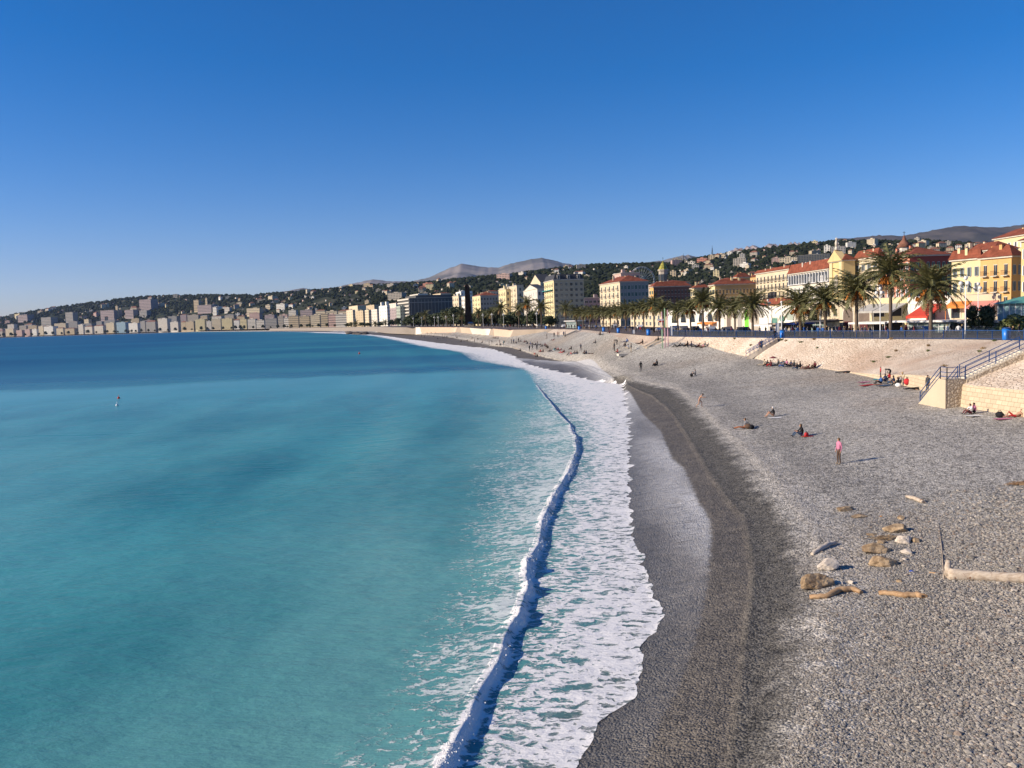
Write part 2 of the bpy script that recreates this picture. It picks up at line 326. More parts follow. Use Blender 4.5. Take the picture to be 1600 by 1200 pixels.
w1=t.noise(t.sc(P,.35,1,1),1.6,5,.65); w2=t.noise(t.sc(P,.25,1,1),.35,4,.6); w3=t.noise(t.sc(P,.15,.8,1),.05,4,.6)
nb=t.bump(w3,.3,1.2); nb=t.bump(w2,.30,.4,nb); nb=t.bump(w1,.8,.16,nb)
nb=t.bump(t.math('MULTIPLY',fm,t.math('ADD',n3,.6)),.8,.07,nb); t.set(Normal=nb); M_sea=t.m
rows=np.concatenate([np.linspace(-4000,-60,20),np.linspace(-50,12,20),np.geomspace(13,170,980),np.geomspace(170.6,1300,300),np.geomspace(1320,70000,110)])
Y=rows[:,None]; s=Xs(Y)+.9*(fbm(Y*.9,Y*0+3.,3,5)-.5)*np.clip(Y/60,.8,4); 
Xcr=np.minimum(Xc(Y)+(.5*(fbm(Y*.16,Y*0+9,61,4)-.5)+.10*(fbm(Y*1.1,Y*0+4,62,3)-.5))*np.clip((Y-10)/20,0,1)*(Y<170),s-2.2)
XX=np.concatenate([-Y*0-70000+1e-3*Y, Xcr-np.geomspace(9000,30,40)[None,:],seg(Xcr-28,Xcr-5,40),seg(Xcr-5,Xcr-.5,40),seg(Xcr-.5,Xcr+.9,26),seg(Xcr+.9,s,60,True)],1)
YY=np.broadcast_to(Y,XX.shape)
def hcrest(y): return np.interp(y,[-50,12,25,35,45,80,110,135,165],[.24,.30,.32,.30,.28,.27,.27,.18,0])
u=XX-Xcr; h=hcrest(YY)*(.65+.7*fbm(YY*.22,YY*0+1.,21,3))
wid=np.where(u<0,1.5+.9*fbm(YY*.2,YY*0,22,2),.20)
ZZ=h*np.exp(-np.clip(np.abs(u+.0)/wid,0,6)**np.where(u<0,1.5,2.2))
D=s-XX
bzz=beach_z(np.minimum(XX,s+.0),YY)
calm=.045*(fbm(XX*.5,YY*.9,31,4)-.5)*2*np.clip(D/3,0,1)*np.clip(300/np.maximum(YY,1),0,1)
swl=.10*np.sin((XX-Xcr)*.42+1.2+2*fbm(XX*.03,YY*.05,8,2))*np.clip((D-9)/15,0,1)*(YY<900)
# foam density
n1=fbm(XX*.35,YY*.5,41,4)
y_=YY
inner=np.interp(y_,[15,30,45,60,90,130],[.53,.52,.50,.50,.54,.70])
W=np.maximum(s-Xcr,2.)
tt=np.clip(u/W,0,1)
fo=np.where(u>0, inner*np.interp(tt,[0,.10,.28,.5,.85,.97,1],[.30,.42,.60,.84,.95,1.02,.95]),0)
back=np.interp(y_,[15,40,60,75,110,130,150],[2.2,3.0,4.6,6.5,4.5,2.0,.5])
fo=np.where(u<=0,np.interp(y_,[15,40,60,80,110,140],[.30,.33,.44,.42,.30,.1])*np.exp(-(np.abs(u)/back)**2)*(.25+1.3*n1),fo)
cn=fbm(YY*.55,YY*0+7,77,3)
lump=np.clip((cn-.42)*5,0,1)*np.interp(y_,[18,22,26,29,39,42,48,62,68],[0,.35,.3,1,1,.12,.45,.35,0])
crf=np.exp(-((u-.12)/.30)**2)*(.42+1.0*lump)*(y_<150)
fo=np.maximum(fo,crf*1.3)
ff=np.clip((XX-(s-.78*(s-Xf(YY))))/np.maximum(1.5,YY*.012)+ .8*(n1-.5),0,1)*np.clip((YY-135)/35,0,1)
fo=np.maximum(fo,ff*np.interp(y_,[0,150,260,500,1300],[.53,.54,.56,.66,1.0])); fo=np.where(YY>1500,np.clip(1-D/12,0,1),fo)
fo=np.clip(fo,0,1.4)
n2=fbm(XX*3.1,YY*3.1,55,3)
ZZ=ZZ+calm+swl+np.clip(crf,0,1)*lump*(.12+.5*(n2-.45))*(y_<140)+.03*np.clip(fo,0,1)*(n2-.4)*(y_<200)
# swash climbs the beach at its edge
ZZ=np.where((D<3)&(Y<1500),np.maximum(ZZ,beach_z(XX,YY)+.012+.03*np.clip(D,0,1)),ZZ)
XX=np.where(Y<1300,XX+np.clip(crf,0,1)*lump*.35*(n1-.3),XX)
op=np.where((u<-.25)&(YY<140),.62,1.0)*np.ones_like(XX)
V=np.stack([XX,YY,ZZ],-1).reshape(-1,3)
se=bpy.data.objects.new('sea',np_mesh('sea',V,grid_quads(*XX.shape),M_sea,True,dict(foam=fo.ravel(),off=D.ravel(),opac=op.ravel()))); lk(se); tag(se,kind='structure')
# tumbling spray on the breaking crest (nobody could count it)
def blob_cloud(name,pts,sizes,m,attr,squash=.8,rr=rng):
    import bmesh
    bm=bmesh.new(); bmesh.ops.create_icosphere(bm,subdivisions=1,radius=1); bv=np.array([v.co[:] for v in bm.verts]); bf=np.array([[v.index for v in f.verts] for f in bm.faces]); bm.free()
    n=len(pts); nv=len(bv); jit=rr.uniform(.7,1.25,(n,nv,1)); V=bv[None]*jit*sizes[:,None,None]; V[:,:,2]*=squash
    V=V+pts[:,None,:]; Fq=(bf[None]+np.arange(n)[:,None,None]*nv).reshape(-1,3)
    return np_mesh(name,V.reshape(-1,3),Fq,m,False,{'tone':np.repeat(attr,nv)})
N=16000; yy=rng.uniform(20.5,92,N)**1.0; yv=yy
lw=np.clip((fbm(yv*.55,yv*0+7,77,3)-.43)*5,0,1)*np.interp(yv,[18,22,26,29,39,42,48,62,68,92],[.1,.3,.2,1,1,.06,.35,.3,.08,.03])
ks=rng.random(N)<lw; yy=yy[ks]
xc=np.minimum(Xc(yy)+(.5*(fbm(yy*.16,yy*0+9,61,4)-.5)+.10*(fbm(yy*1.1,yy*0+4,62,3)-.5))*np.clip((yy-10)/20,0,1),Xs(yy)-2.2)
g=np.abs(rng.normal(0,.16,len(yy))); hc=hcrest(yy)*(.65+.7*fbm(yy*.22,yy*0+1.,21,3)); cl=fbm(yy*2.2,g*3,88,3)
P3=np.stack([xc-.10+g*1.3,yy,np.maximum(.05,hc*(1.0-g*1.35)+.22*(cl-.35)+rng.normal(0,.03,len(yy)))],-1)
sf=lk(bpy.data.objects.new('surf_spray',blob_cloud('surf_spray',P3,rng.uniform(.008,.032,len(yy))*np.interp(yy,[20,90],[.9,1.5]),mat('spray_foam',(.84,.82,.79),.9,.03),rng.random(len(yy)),.9))); tag(sf,'white tumbling foam on the crest of the breaking wave','foam',kind='stuff')
# ================================================================ sea wall (sloping stone revetment)
t=NT('sea_wall_stone'); P=t.pos()
vv=t.n('TexVoronoi',{'Vector':t.sc(P,1,1,1.6),'Scale':2.3},feature='DISTANCE_TO_EDGE').outputs['Distance']
vc=t.n('SeparateColor',{0:t.n('TexVoronoi',{'Vector':t.sc(P,1,1,1.6),'Scale':2.3}).outputs['Color']}).outputs[0]
n=t.noise(P,.25,5,.6)
c=t.mix(t.ss(n,.35,.65),(.64,.51,.39),(.76,.65,.52))
c=t.mix(t.math('MULTIPLY',t.ss(t.noise(P,.07,3),.50,.66),.55),c,(.50,.33,.23))
c=t.mix(t.ss(vc,0,1,0,.22),c,(.30,.24,.17))
sm=t.ss(t.noise(t.sc(P,1,.35,1),.13,2),.47,.56)   # smooth rendered stretches between the stonework
c=t.mix(t.math('MULTIPLY',t.ss(vv,.10,.0),t.math('MULTIPLY_ADD',sm,-.7,.95)),c,(.30,.22,.15))
c=t.mix(t.ss(t.noise(t.sc(P,.25,1.0,.25),.55,4,.65),.50,.68,0,.30),c,(.50,.40,.30))
c=t.mix(t.ss(t.noise(P,1.3,6,.8),.60,.72,0,.75),c,(.20,.15,.10))
t.set(Base_Color=c,Roughness=.9,Normal=t.bump(t.math('MINIMUM',vv,.12),.7,.5),Specular_IOR_Level=.2); M_wall=t.m
t=NT('ashlar_stone'); P=t.pos(); g=t.n('TexBrick',{'Vector':t.n('CombineXYZ',{0:t.math('ADD',t.n('SeparateXYZ',{0:P}).outputs[0],t.n('SeparateXYZ',{0:P}).outputs[1]),1:t.n('SeparateXYZ',{0:P}).outputs[2],2:0.0}).outputs[0],'Color1':(.60,.48,.33,1),'Color2':(.50,.40,.27,1),'Mortar':(.30,.24,.16,1),'Scale':1.0,'Mortar Size':.02,'Brick Width':.62,'Row Height':.36})
t.set(Base_Color=t.mix(t.ss(t.noise(P,1.4,5),.45,.75,0,.4),g.outputs['Color'],(.38,.29,.19)),Roughness=.9,Normal=t.bump(g.outputs['Fac'],-.6,.05)); M_ashlar=t.m
M_render=wallmat('cream_render',(.55,.45,.32)); M_rubble=M_wall
def topy(y):
    return np.array([XT(y),y,7.5])
stn=[]  # bottom, lip, top
def st_(yb,yt,lip): 
    B=np.array([XB(yb),yb,ZB(yb)-.35]); L=np.array([XB(yb)+.25,yb,ZB(yb)+lip]); stn.append((B,L,topy(yt)))
for yb,yt,lip in [(-60,-60,2.1),(20,20,2.1),(58,60,2.0),(63.5,66,2.0),(70.7,72,1.9),(75.6,77,1.9),(80,84,1.8),(90,98,1.35),(101,108.9,.55),(111,115,.15),(120,122.7,.05),(131,139.4,.05),(140,150,.05),(147,157,.05),(153,162,.05),(161,166.7,.05),(165,172,.05),(168,178,.05),(178,195,.05),(200,230,.05),(260,285,.05),(310,318,.05),(325,330,.05)]: st_(yb,yt,lip)
def loft_wall(stn,mat_,name,sub=10,nb=3,nt=18):
    rowsP=[]
    for k in range(len(stn)-1):
        for i in range(sub+(k==len(stn)-2)):
            f=i/sub; rowsP.append([stn[k][j]*(1-f)+stn[k+1][j]*f for j in range(3)])
    G=[]
    for B,L,T in rowsP:
        G.append([B+(L-B)*i/nb for i in range(nb)]+[L+(T-L)*i/nt for i in range(nt)]+[T,T+np.array([.0,0,.0])])
    G=np.array(G); n_=G.shape[1]
    G[:,nb:-2,2]+=.05*(fbm(G[:,nb:-2,0]*1.3,G[:,nb:-2,1]*1.3,4,3)-.5)
    G[:,-1,0]+=.6; G[:,-1,1]+=.2
    ms=[mat_] if not isinstance(mat_,list) else mat_
    q=grid_quads(G.shape[0],n_); mi=((np.arange(len(q))%(n_-1))<nb).astype(int)*(len(ms)>1)
    return np_mesh(name,G.reshape(-1,3),q,ms,False,mi=mi)
sw=lk(bpy.data.objects.new('sea_wall',loft_wall(stn,[M_wall,M_ashlar],'sea_wall'))); tag(sw,'sloping pale stone sea wall under the blue railing, between shingle beach and promenade','sea wall')
# far quay walls: near vertical, standing out as bastions
def quay(yb0,yb1,label,mt):
    ys=np.linspace(yb0,yb1,14); s2=[]
    for y in ys:
        B=np.array([XB(y)-.2,y,ZB(y)-.5]); s2.append((B,B+(topy(y)-B)*.5,topy(y)))
    o=lk(bpy.data.objects.new('quay_wall',loft_wall(s2,mt,'quay_wall',2,2,3))); tag(o,label,'quay wall','quay walls along the far beach'); return o
M_qd=wallmat('quay_stone_shade',(.36,.29,.22)); M_ql=wallmat('quay_render_pink',(.60,.45,.33)); M_qf=wallmat('quay_grey',(.27,.23,.19)); M_qw=wallmat('quay_white',(.75,.69,.58))  # first one darkened: shade of the bastions' turned-away faces put into its colour
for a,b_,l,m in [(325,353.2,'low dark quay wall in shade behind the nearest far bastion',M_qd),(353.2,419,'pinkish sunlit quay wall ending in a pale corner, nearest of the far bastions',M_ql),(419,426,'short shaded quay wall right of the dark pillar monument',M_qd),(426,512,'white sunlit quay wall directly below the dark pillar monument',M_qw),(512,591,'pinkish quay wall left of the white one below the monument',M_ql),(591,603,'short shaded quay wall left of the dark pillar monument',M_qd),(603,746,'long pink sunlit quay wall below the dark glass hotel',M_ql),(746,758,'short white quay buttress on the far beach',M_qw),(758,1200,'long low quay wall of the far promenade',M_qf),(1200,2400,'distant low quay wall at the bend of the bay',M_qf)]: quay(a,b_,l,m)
# ================================================================ promenade, road, town ground
ypr=np.concatenate([np.linspace(-400,90,30),np.linspace(92,360,180),np.linspace(362,1300,200),np.geomspace(1320,60000,90)])
M_prom=mat('promenade_asphalt',(.115,.09,.085),.9,.15,.3); M_road=mat('road_asphalt',(.052,.05,.05),.85,.2,.4); M_pave=mat('pavement_stone',(.26,.23,.20),.9,.12,.5)
M_town=mat('town_ground',(.17,.15,.13),.95,.3,.05)
def strip(name,fa,fb,z,m,skirt=0,n=2):
    A=np.stack([fa(ypr),ypr,ypr*0+z],-1); B=np.stack([fb(ypr),ypr,ypr*0+z],-1)
    cols=[A,B]
    if skirt: cols=[A,B,B-np.array([0,0,skirt])]
    G=np.stack(cols,1); o=lk(bpy.data.objects.new(name,np_mesh(name,G.reshape(-1,3),grid_quads(len(ypr),len(cols)),m,False))); tag(o,kind='structure'); return o
# x offset that gives a chosen width at right angles to the promenade
slope=np.abs(np.gradient(XTs(ypr),ypr)); wf=lambda y: np.sqrt(1+np.interp(y,ypr,slope)**2)
strip('promenade',lambda y:XT(y)+.05,lambda y:np.maximum(XTs(y),XT(y)+1)+13*wf(y),7.5,M_prom,.2)
strip('road',lambda y:XTs(y)+11*wf(y),lambda y:XTs(y)+27*wf(y),7.372,M_road)
strip('pavement',lambda y:XTs(y)+26*wf(y),lambda y:XTs(y)+33*wf(y),7.49,M_pave)
strip('town_ground',lambda y:XT(y)+3,lambda y:np.maximum(XTs(y)+200,y*0+60000),7.36,M_town)
M_line=mat('road_paint',(.7,.7,.66),.7)
mb=MB()
for k in range(140):
    y=70+k*6.0; x=XTs(y)+19*wf(y); mb.box(x-.08,x+.08,y,y+2.6,7.376,7.377)
tag(mb.build('lane_marking',M_line),kind='structure')
def prom_at(col,off):
    ys=np.geomspace(60,7000,4000); sx=XTs(ys); d=np.gradient(sx,ys); n=1/np.sqrt(1+d*d)
    px=sx+off*n; py=ys-off*d*n
    c=800+F*px/(py*cP)       # approx column on the horizon
    c=np.array([proj((a,b_,9))[0] for a,b_ in zip(px[::8],py[::8])]); idx=np.argmin(np.abs(c-col)); 
    lo=max(0,idx*8-12); hi=min(len(ys)-1,idx*8+12); best=min(range(lo,hi),key=lambda i:abs(proj((px[i],py[i],9))[0]-col))
    return px[best],py[best],(d[best]*n[best],n[best])      # x,y, along-coast direction (away)
# ================================================================ hills and mountains
def skyline(tab):
    a=np.array(tab,float); return lambda c: np.interp(c,a[:,0],a[:,1])
H_ridge=skyline([(-700,505),(-100,502),(0,500),(40,490),(90,482),(150,474),(210,466),(240,464),(330,462),(400,462),(470,456),(550,450),(600,447),(640,445),(700,440),(760,434),(800,432),(850,425),(880,421),(930,416),(1000,414),(1060,413),(1100,404),(1150,397),(1200,390),(1260,383),(1300,380),(1350,377),(1400,379),(1450,377),(1500,381),(1553,384),(1600,382),(1800,370),(2600,360)])
H_dep=skyline([(-700,7600),(0,7200),(250,6600),(400,5400),(560,4200),(640,3700),(800,3200),(1000,2700),(1200,2300),(1500,2100),(2600,2100)])
def far_dep(c):  # depth of the shore buildings per column
    return np.interp(c,[-700,0,150,300,420,540,600,700,800,1000,1200,1600,2600],[6900,5900,5200,4400,2900,1750,1250,1000,900,850,800,760,700])
cols=np.concatenate([np.linspace(-700,-40,20),np.linspace(-30,1640,420),np.linspace(1660,2600,25)])
vv_=np.linspace(0,1,46)
def hill_pt(c,v):
    dr=H_dep(c); db=far_dep(c)*1.06+40; d=db+(dr-db)*v
    zr=CAMH+(hor(c)-H_ridge(c))/F*dr*1.0
    zz=7.0+(zr-7.0)*(v**1.25)
    x=(c-800)/F*d*1.0
    return x,d,zz
def hill_xyz(c,v):
    x,d,z=hill_pt(c,v); e=np.sin(np.clip(v,0,1)*np.pi)**.8
    z=z+e*(fbm(x/420,d/420,61,4)-.5)*np.clip((d-900)/25,0,70)*1.1
    return x,d,z
Cg,Vg=np.meshgrid(cols,vv_,indexing='ij'); X,Yh,Z=hill_xyz(Cg,Vg)
Xb=np.stack([X[:,-1]*1.25,Yh[:,-1]*1.25,Z[:,-1]*.55],-1)[:,None]; G=np.concatenate([np.stack([X,Yh,Z],-1),Xb],1)
t=NT('hill_vegetation'); P=t.pos(); c=t.mix(t.ss(t.noise(P,.02,5,.65),.35,.65),(.020,.028,.018),(.05,.055,.034))
c=t.mix(t.ss(t.noise(P,.008,3),.55,.72,0,.5),c,(.13,.115,.08)); t.set(Base_Color=c,Roughness=1.0,Specular_IOR_Level=0.05); M_hill=t.m
ho=lk(bpy.data.objects.new('hills',np_mesh('hills',G.reshape(-1,3),grid_quads(G.shape[0],G.shape[1],True),M_hill,True))); tag(ho,kind='structure')
def mountain(tab,depth,seed,m,foot=1.6,rough=.03,nz_=.38):
    f=skyline(tab); c=np.linspace(tab[0][0],tab[-1][0],220); v=np.linspace(0,1,34)
    C2,V2=np.meshgrid(c,v,indexing='ij'); zr=CAMH+(hor(C2)-f(C2))/F*depth
    d=depth/foot+(depth-depth/foot)*V2; x=(C2-800)/F*(d*.35+depth*.65)/1.0
    z=zr*V2**1.15
    L=depth/14.0
    z=z+np.sin(V2*np.pi)*zr*(fbm(x/L*1.3,d/L*1.3,seed,4)-.5)*nz_+V2*zr*rough*(fbm(C2/5,V2*0+.5,seed+9,4)-.5)
    G=np.stack([x,d,z],-1); bk=np.stack([x[:,-1],d[:,-1]*1.15,z[:,-1]*.3],-1)[:,None]; G=np.concatenate([G,bk],1)
    o=lk(bpy.data.objects.new('mountain',np_mesh('mountain',G.reshape(-1,3),grid_quads(G.shape[0],G.shape[1],True),m,True))); tag(o,kind='structure'); return o
def mtn_mat(name,a,b,sc):
    t=NT(name); P=t.pos(); c=t.mix(t.ss(t.noise(P,sc,6,.7),.38,.62),a,b); t.set(Base_Color=c,Roughness=1.0,Specular_IOR_Level=.05); return t.m
M_m1=mtn_mat('mountain_scrub',(.13,.125,.115),(.27,.235,.21),.0012); M_m2=mtn_mat('mountain_rock',(.24,.19,.16),(.44,.36,.31),.0014); M_m3=mtn_mat('mountain_forest',(.05,.05,.05),(.11,.095,.085),.0016)
mountain([(420,462),(455,455),(480,450),(510,455),(540,447),(590,437),(620,440),(650,440),(680,433),(705,421),(728,413),(760,418),(785,419),(810,411),(835,406),(852,404),(880,410),(905,415),(940,417),(980,420),(1030,425)],15000,3,M_m1)
mountain([(960,420),(1000,412),(1040,408),(1060,402),(1080,399),(1092,402),(1110,408),(1150,414)],12500,13,M_m1)
mountain([(1100,412),(1140,396),(1160,389),(1175,385),(1190,387),(1212,381),(1222,384),(1240,380),(1262,382),(1290,384),(1330,392)],17500,23,M_m2,1.5,.14)
mountain([(1240,392),(1270,383),(1310,374),(1340,373),(1375,369),(1410,370),(1450,363),(1480,357),(1500,354),(1530,356),(1565,357),(1600,352),(1700,342),(1900,335),(2300,350)],8500,33,M_m3,1.7,.03)
# ---- woods on the hills (nobody could count them)
t=NT('woodland'); P=t.pos(); tn=t.attr('tone'); c=t.mix(tn,(.014,.020,.013),(.048,.056,.030)); c=t.mix(t.ss(t.noise(P,.25,4,.7),.35,.7,0,.7),c,(.012,.018,.009)); t.set(Base_Color=c,Roughness=1.0,Specular_IOR_Level=.05); M_woods=t.m
N=21000; cc_=rng.uniform(-40,1640,N); v_=rng.uniform(0,1,N)**.85; v_[:2200]=rng.uniform(.97,1.0,2200)
keep=fbm(cc_/18,v_*14,71,3)>.36; keep[:2200]=rng.random(2200)>.25; cc_=cc_[keep]; v_=v_[keep]
x,d,z=hill_xyz(cc_,v_); szs=d/F*rng.uniform(1.6,4.2,len(d))*np.where(cc_<560,.75,1)
wo=lk(bpy.data.objects.new('woods',blob_cloud('woods',np.stack([x,d,z+szs*.35],-1),szs,M_woods,rng.random(len(d))))); tag(wo,'dark green woods covering the hills behind the town','woodland',kind='stuff')
# ================================================================ palette
WC={k:wallmat('wall_'+k,v) for k,v in dict(cream=(.62,.52,.36),pale=(.66,.60,.50),white=(.78,.74,.65),yellow=(.68,.51,.24),lemon=(.69,.58,.33),ochre=(.52,.34,.15),orange=(.66,.40,.16),salmon=(.60,.25,.16),red=(.24,.11,.085),brick=(.26,.13,.09),salmon_shade=(.36,.085,.06),grey=(.34,.32,.29),stone=(.42,.37,.30),dark=(.10,.10,.095),pink=(.55,.38,.32),tan=(.50,.40,.26),green=(.36,.40,.33),blue=(.30,.42,.48),mauve=(.36,.29,.28)).items()}
MR={'tile':M_tile,'faded':M_tile2,'slate':M_slate,'flat':mat('flat_roof',(.30,.28,.26),.9)}
M_shut=mat('grey_shutter',(.22,.26,.28),.7); M_trim=mat('stone_trim',(.60,.54,.44),.85); M_lit=M_white
def window_mesh(w,h,shut,balc=False,frame=M_trim,sm=M_shut):
    mb=MB()      # looks along -X: glass set in a frame, shutters folded back on the wall
    mb.box(-.03,.02,-w/2,w/2,0,h,0); mb.box(-.07,.0,-w/2-.12,w/2+.12,h,h+.16,1); mb.box(-.13,.0,-w/2-.15,w/2+.15,-.14,0,1)
    mb.box(-.05,-.03,-.03,.03,0,h,1)
    if shut:
        for s in(-1,1): mb.box(-.08,.0,s*(w/2+.24)-.24,s*(w/2+.24)+.24,0,h,2)
    if balc:
        mb.box(-.7,0,-w*.9,w*.9,-.3,-.14,1)
        for s in np.linspace(-w*.85,w*.85,9): mb.box(-.68,-.65,s-.02,s+.02,-.14,.85,3)
        mb.box(-.7,-.63,-w*.9,w*.9,.85,.92,3)
    return mb.mesh('window',[M_glass,frame,sm,M_dark])
WINM={'s':window_mesh(1.0,1.9,True),'g':window_mesh(1.0,1.9,True,sm=M_green),'b':window_mesh(1.1,2.1,False,True),'p':window_mesh(1.1,1.8,False),'l':window_mesh(2.6,1.7,False),'w':window_mesh(1.0,2.0,True,sm=M_white)}
def solve_t(base,dirn,col,z,tmax):
    lo,hi=0.0,tmax; f=lambda q: proj((base[0]+dirn[0]*q,base[1]+dirn[1]*q,z))[0]-col
    a=f(0.01)
    for _ in range(40):
        m=(lo+hi)/2
        if f(m)*a>0: lo=m
        else: hi=m
    return (lo+hi)/2
class Bld: pass
def building(name,label,cat,L,C,Rc,ytop,off,wall,roof='flat',rh=0,nfl=5,nwf=4,nws=4,wf_='s',ws_='s',wallside=None,rot=0,z0=7.37,group=None,base=None,flh=3.2,roofh_side=False,maxL=400,cornice=True,skipw=0):
    b=Bld()
    if base is None: x,y,a=prom_at(C,off)
    else: x,y,a=base
    ang=math.atan2(a[1],a[0])+rot; a=(math.cos(ang),math.sin(ang)); n=(a[1],-a[0])
    zt=atd(C,ytop,y)[2]; ln=solve_t((x,y),a,L,zt,maxL) if L is not None else 12; wd=solve_t((x,y),n,Rc,zt,200)
    ln=min(ln,maxL); H=zt-z0; b.H=H;b.L=ln;b.W=wd;b.z0=z0
    root=thing(name,label,cat,(x,y,z0),math.atan2(n[1],n[0]),group); b.root=root; b.y=y; b.x=x; b.a=a; b.n=n
    mb=MB(); mb.box(0,wd,0,ln,-.3,H)
    if cornice: mb.box(-.35,wd+.0,-.35,ln+.35,H,H+.35,1); mb.box(-.1,wd,-.1,ln,3.9,4.1,1)
    wo_=mb.build('wall',[WC[wall],M_trim],root)
    if cornice: 
        pass
    top=H+(.35 if cornice else 0)
    if wallside: sq=MB(); sq.box(.0,wd-.01,-.03,-.002,-.3,H-.01); sq.build('side_wall',WC[wallside],root)  # slab over the camera-facing side, its shade put into the colour
    if roof=='flat':
        r=MB(); r.box(.3,wd-.3,.3,ln-.3,top+.004,top+.1); k=R.randint(1,3) if H>9 else 0
        ro=r.build('roof',MR['flat'],root)
        for _ in range(k):
            cx,cy=R.uniform(.2,.8)*wd,R.uniform(.15,.85)*ln; q=MB(); q.box(cx-1,cx+1,cy-1.3,cy+1.3,top+.1,top+R.uniform(1.2,2.6)); q.build('chimney',WC[wall],ro)
    elif roof=='gable':   # ridge runs inland, gable end faces the sea
        r=MB(); r.prism([(-.3,top),(ln/2,top+rh),(ln+.3,top),(ln+.3,top-.3),(ln/2,top+rh-.35),(-.3,top-.3)],0,-.3,wd,0); ro=r.build('roof',MR['slate'],root)
        g=MB(); g.prism([(0,top-.02),(ln,top-.02),(ln/2,top+rh-.2)],0,.02,wd-.2); g.build('gable',WC[wall],root)
    elif roof=='mansard':
        r=MB(); i=1.0; z1=top+rh
        r.add([(0,0,top),(wd,0,top),(wd,ln,top),(0,ln,top),(i,i,z1),(wd-i,i,z1),(wd-i,ln-i,z1),(i,ln-i,z1)],[(0,1,5,4),(1,2,6,5),(2,3,7,6),(3,0,4,7),(4,5,6,7)]); ro=r.build('roof',MR['slate'],root)
        for k in range(max(2,int(wd/5))):
            q=MB(); cx=(k+.5)*wd/max(2,int(wd/5)); q.box(cx-.8,cx+.8,.1,1.2,top+.2,top+rh*.8,0); q.box(cx-.5,cx+.5,.06,.1,top+.4,top+rh*.7,1); q.build('dormer',[M_trim,M_glass],ro)
    else:
        rh*=.62; r=MB(); z1=top+rh; o=.5; mm=min(wd,ln)/2
        if wd<=ln: e=[(wd/2,mm,z1),(wd/2,ln-mm,z1)]
        else: e=[(mm,ln/2,z1),(wd-mm,ln/2,z1)]
        v=[(-o,-o,top-.05),(wd+o,-o,top-.05),(wd+o,ln+o,top-.05),(-o,ln+o,top-.05)]+e
        if wd<=ln: fs=[(0,1,4),(1,2,5,4),(2,3,5),(3,0,4,5),(3,2,1,0)]
        else: fs=[(0,1,5,4),(1,2,5),(2,3,4,5),(3,0,4),(3,2,1,0)]
        r.add(v,fs,0); ro=r.build('roof',MR[roof],root)
        for _ in range(max(2,int((wd+ln)/9))):
            cx,cy=R.uniform(.15,.85)*wd,R.uniform(.12,.88)*ln; q=MB(); hh=top+rh*.8+R.uniform(.3,.8); q.box(cx-.32,cx+.32,cy-.28,cy+.28,top+.2,hh,0); q.box(cx-.37,cx+.37,cy-.33,cy+.33,hh,hh+.1,1); q.build('chimney',[WC[wall],M_tile],ro)
    b.top=top; b.roofh=rh; b.ro=ro
    nwin=0
    def put(kind,lx,ly,lz,side):
        o=bpy.data.objects.new('window',WINM[kind]); o.location=(lx,ly,lz); o.rotation_euler=(0,0,math.pi/2 if side else 0); sp_=(wd/max(nws,1) if side else ln/max(nwf,1))/(3.4 if kind in 'sgwb' else (4.2 if kind=='l' else 2.6)); o.scale=(1,max(.32,min(1.2,sp_)),max(.55,min(1.1,fh/3.4))); lk(o,root)
    fh=(H-.9)/nfl
    for f in range(skipw,nfl):
        zz=f*fh+fh*.28
        for k in range(nwf): put(wf_,0,(k+.5)*ln/nwf,zz,False)
        for k in range(nws): put(ws_,(k+.5)*wd/nws,0,zz,True)
    b.fh=fh
    return b
def floc(b,col,py):
    # point of the sea-facing wall seen at this pixel, in the building's own frame
    q=solve_t((b.x,b.y),b.a,col,12,b.L+60); y=b.y+b.a[1]*q; return q,atd(col,py,y)[2]-b.z0
bld={}
def B(key,*a,**k): bld[key]=building(*a,**k)
B('hotel','hotel','tall yellow hotel with a shaded tan side wall and dark mansard roof behind the palms','hotel',850,867,912,438,34,'lemon','mansard',3.0,8,4,6,'b','p',wallside='tan')
B('gable','gabled_building','tall white building with a pointed gable rising behind the yellow hotel','building',829,846,863,440,70,'cream','gable',6.5,9,0,2,'s','p',cornice=False)
B('gable2','villa','lower cream villa with pointed gables left of the yellow hotel','villa',818,841,852,451,36,'pale','gable',3.5,5,6,2,'w','s')
B('low','arcaded_block','low grey block with wide dark openings between two tall hotels','building',909,914,939,466,70,'mauve','flat',0,5,1,4,'p','l')
B('west','apartment_building','cream apartment house with shaded grey side and red hipped roof right of the yellow hotel','building',937,970,1013,441,34,'cream','tile',4.5,6,5,8,'b','g',wallside='grey')
B('pent','rooftop_block','pale flat-topped block seen above the house with the red hipped roof','building',958,972,1000,427,90,'pink','flat',0,9,3,4,'p','p',skipw=7)
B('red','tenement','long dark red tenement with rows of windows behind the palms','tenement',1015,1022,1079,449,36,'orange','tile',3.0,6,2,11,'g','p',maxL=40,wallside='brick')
B('sliver','town_house','narrow yellow house at the right end of the dark red tenement','house',1079,1086,1109,451,38,'lemon','tile',2.6,6,2,3,'s','s',maxL=30)
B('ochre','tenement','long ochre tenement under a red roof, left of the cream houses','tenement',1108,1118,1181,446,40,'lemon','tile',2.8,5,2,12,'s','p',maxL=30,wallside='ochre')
B('hip','town_house','small orange house with a peaked red roof above the ochre tenement','house',1146,1152,1172,434,90,'orange','tile',3.0,8,2,3,'s','s',skipw=5)
B('cream1','tenement','cream tenement with iron balconies left of the glass loggia house','tenement',1181,1234,1237,421,60,'cream','tile',1.6,6,9,1,'b','s')
B('loggia','loggia_house','cream house with a glazed top-floor loggia and red roof left of the yellow church','house',1233,1296,1301,421,58,'pale','tile',4.2,5,9,1,'w','s')
B('church','baroque_church','yellow baroque church with a statue on its pediment','church',1297,1318,1336,408,56,'yellow','tile',2.5,2,2,2,'p','p',cornice=True)
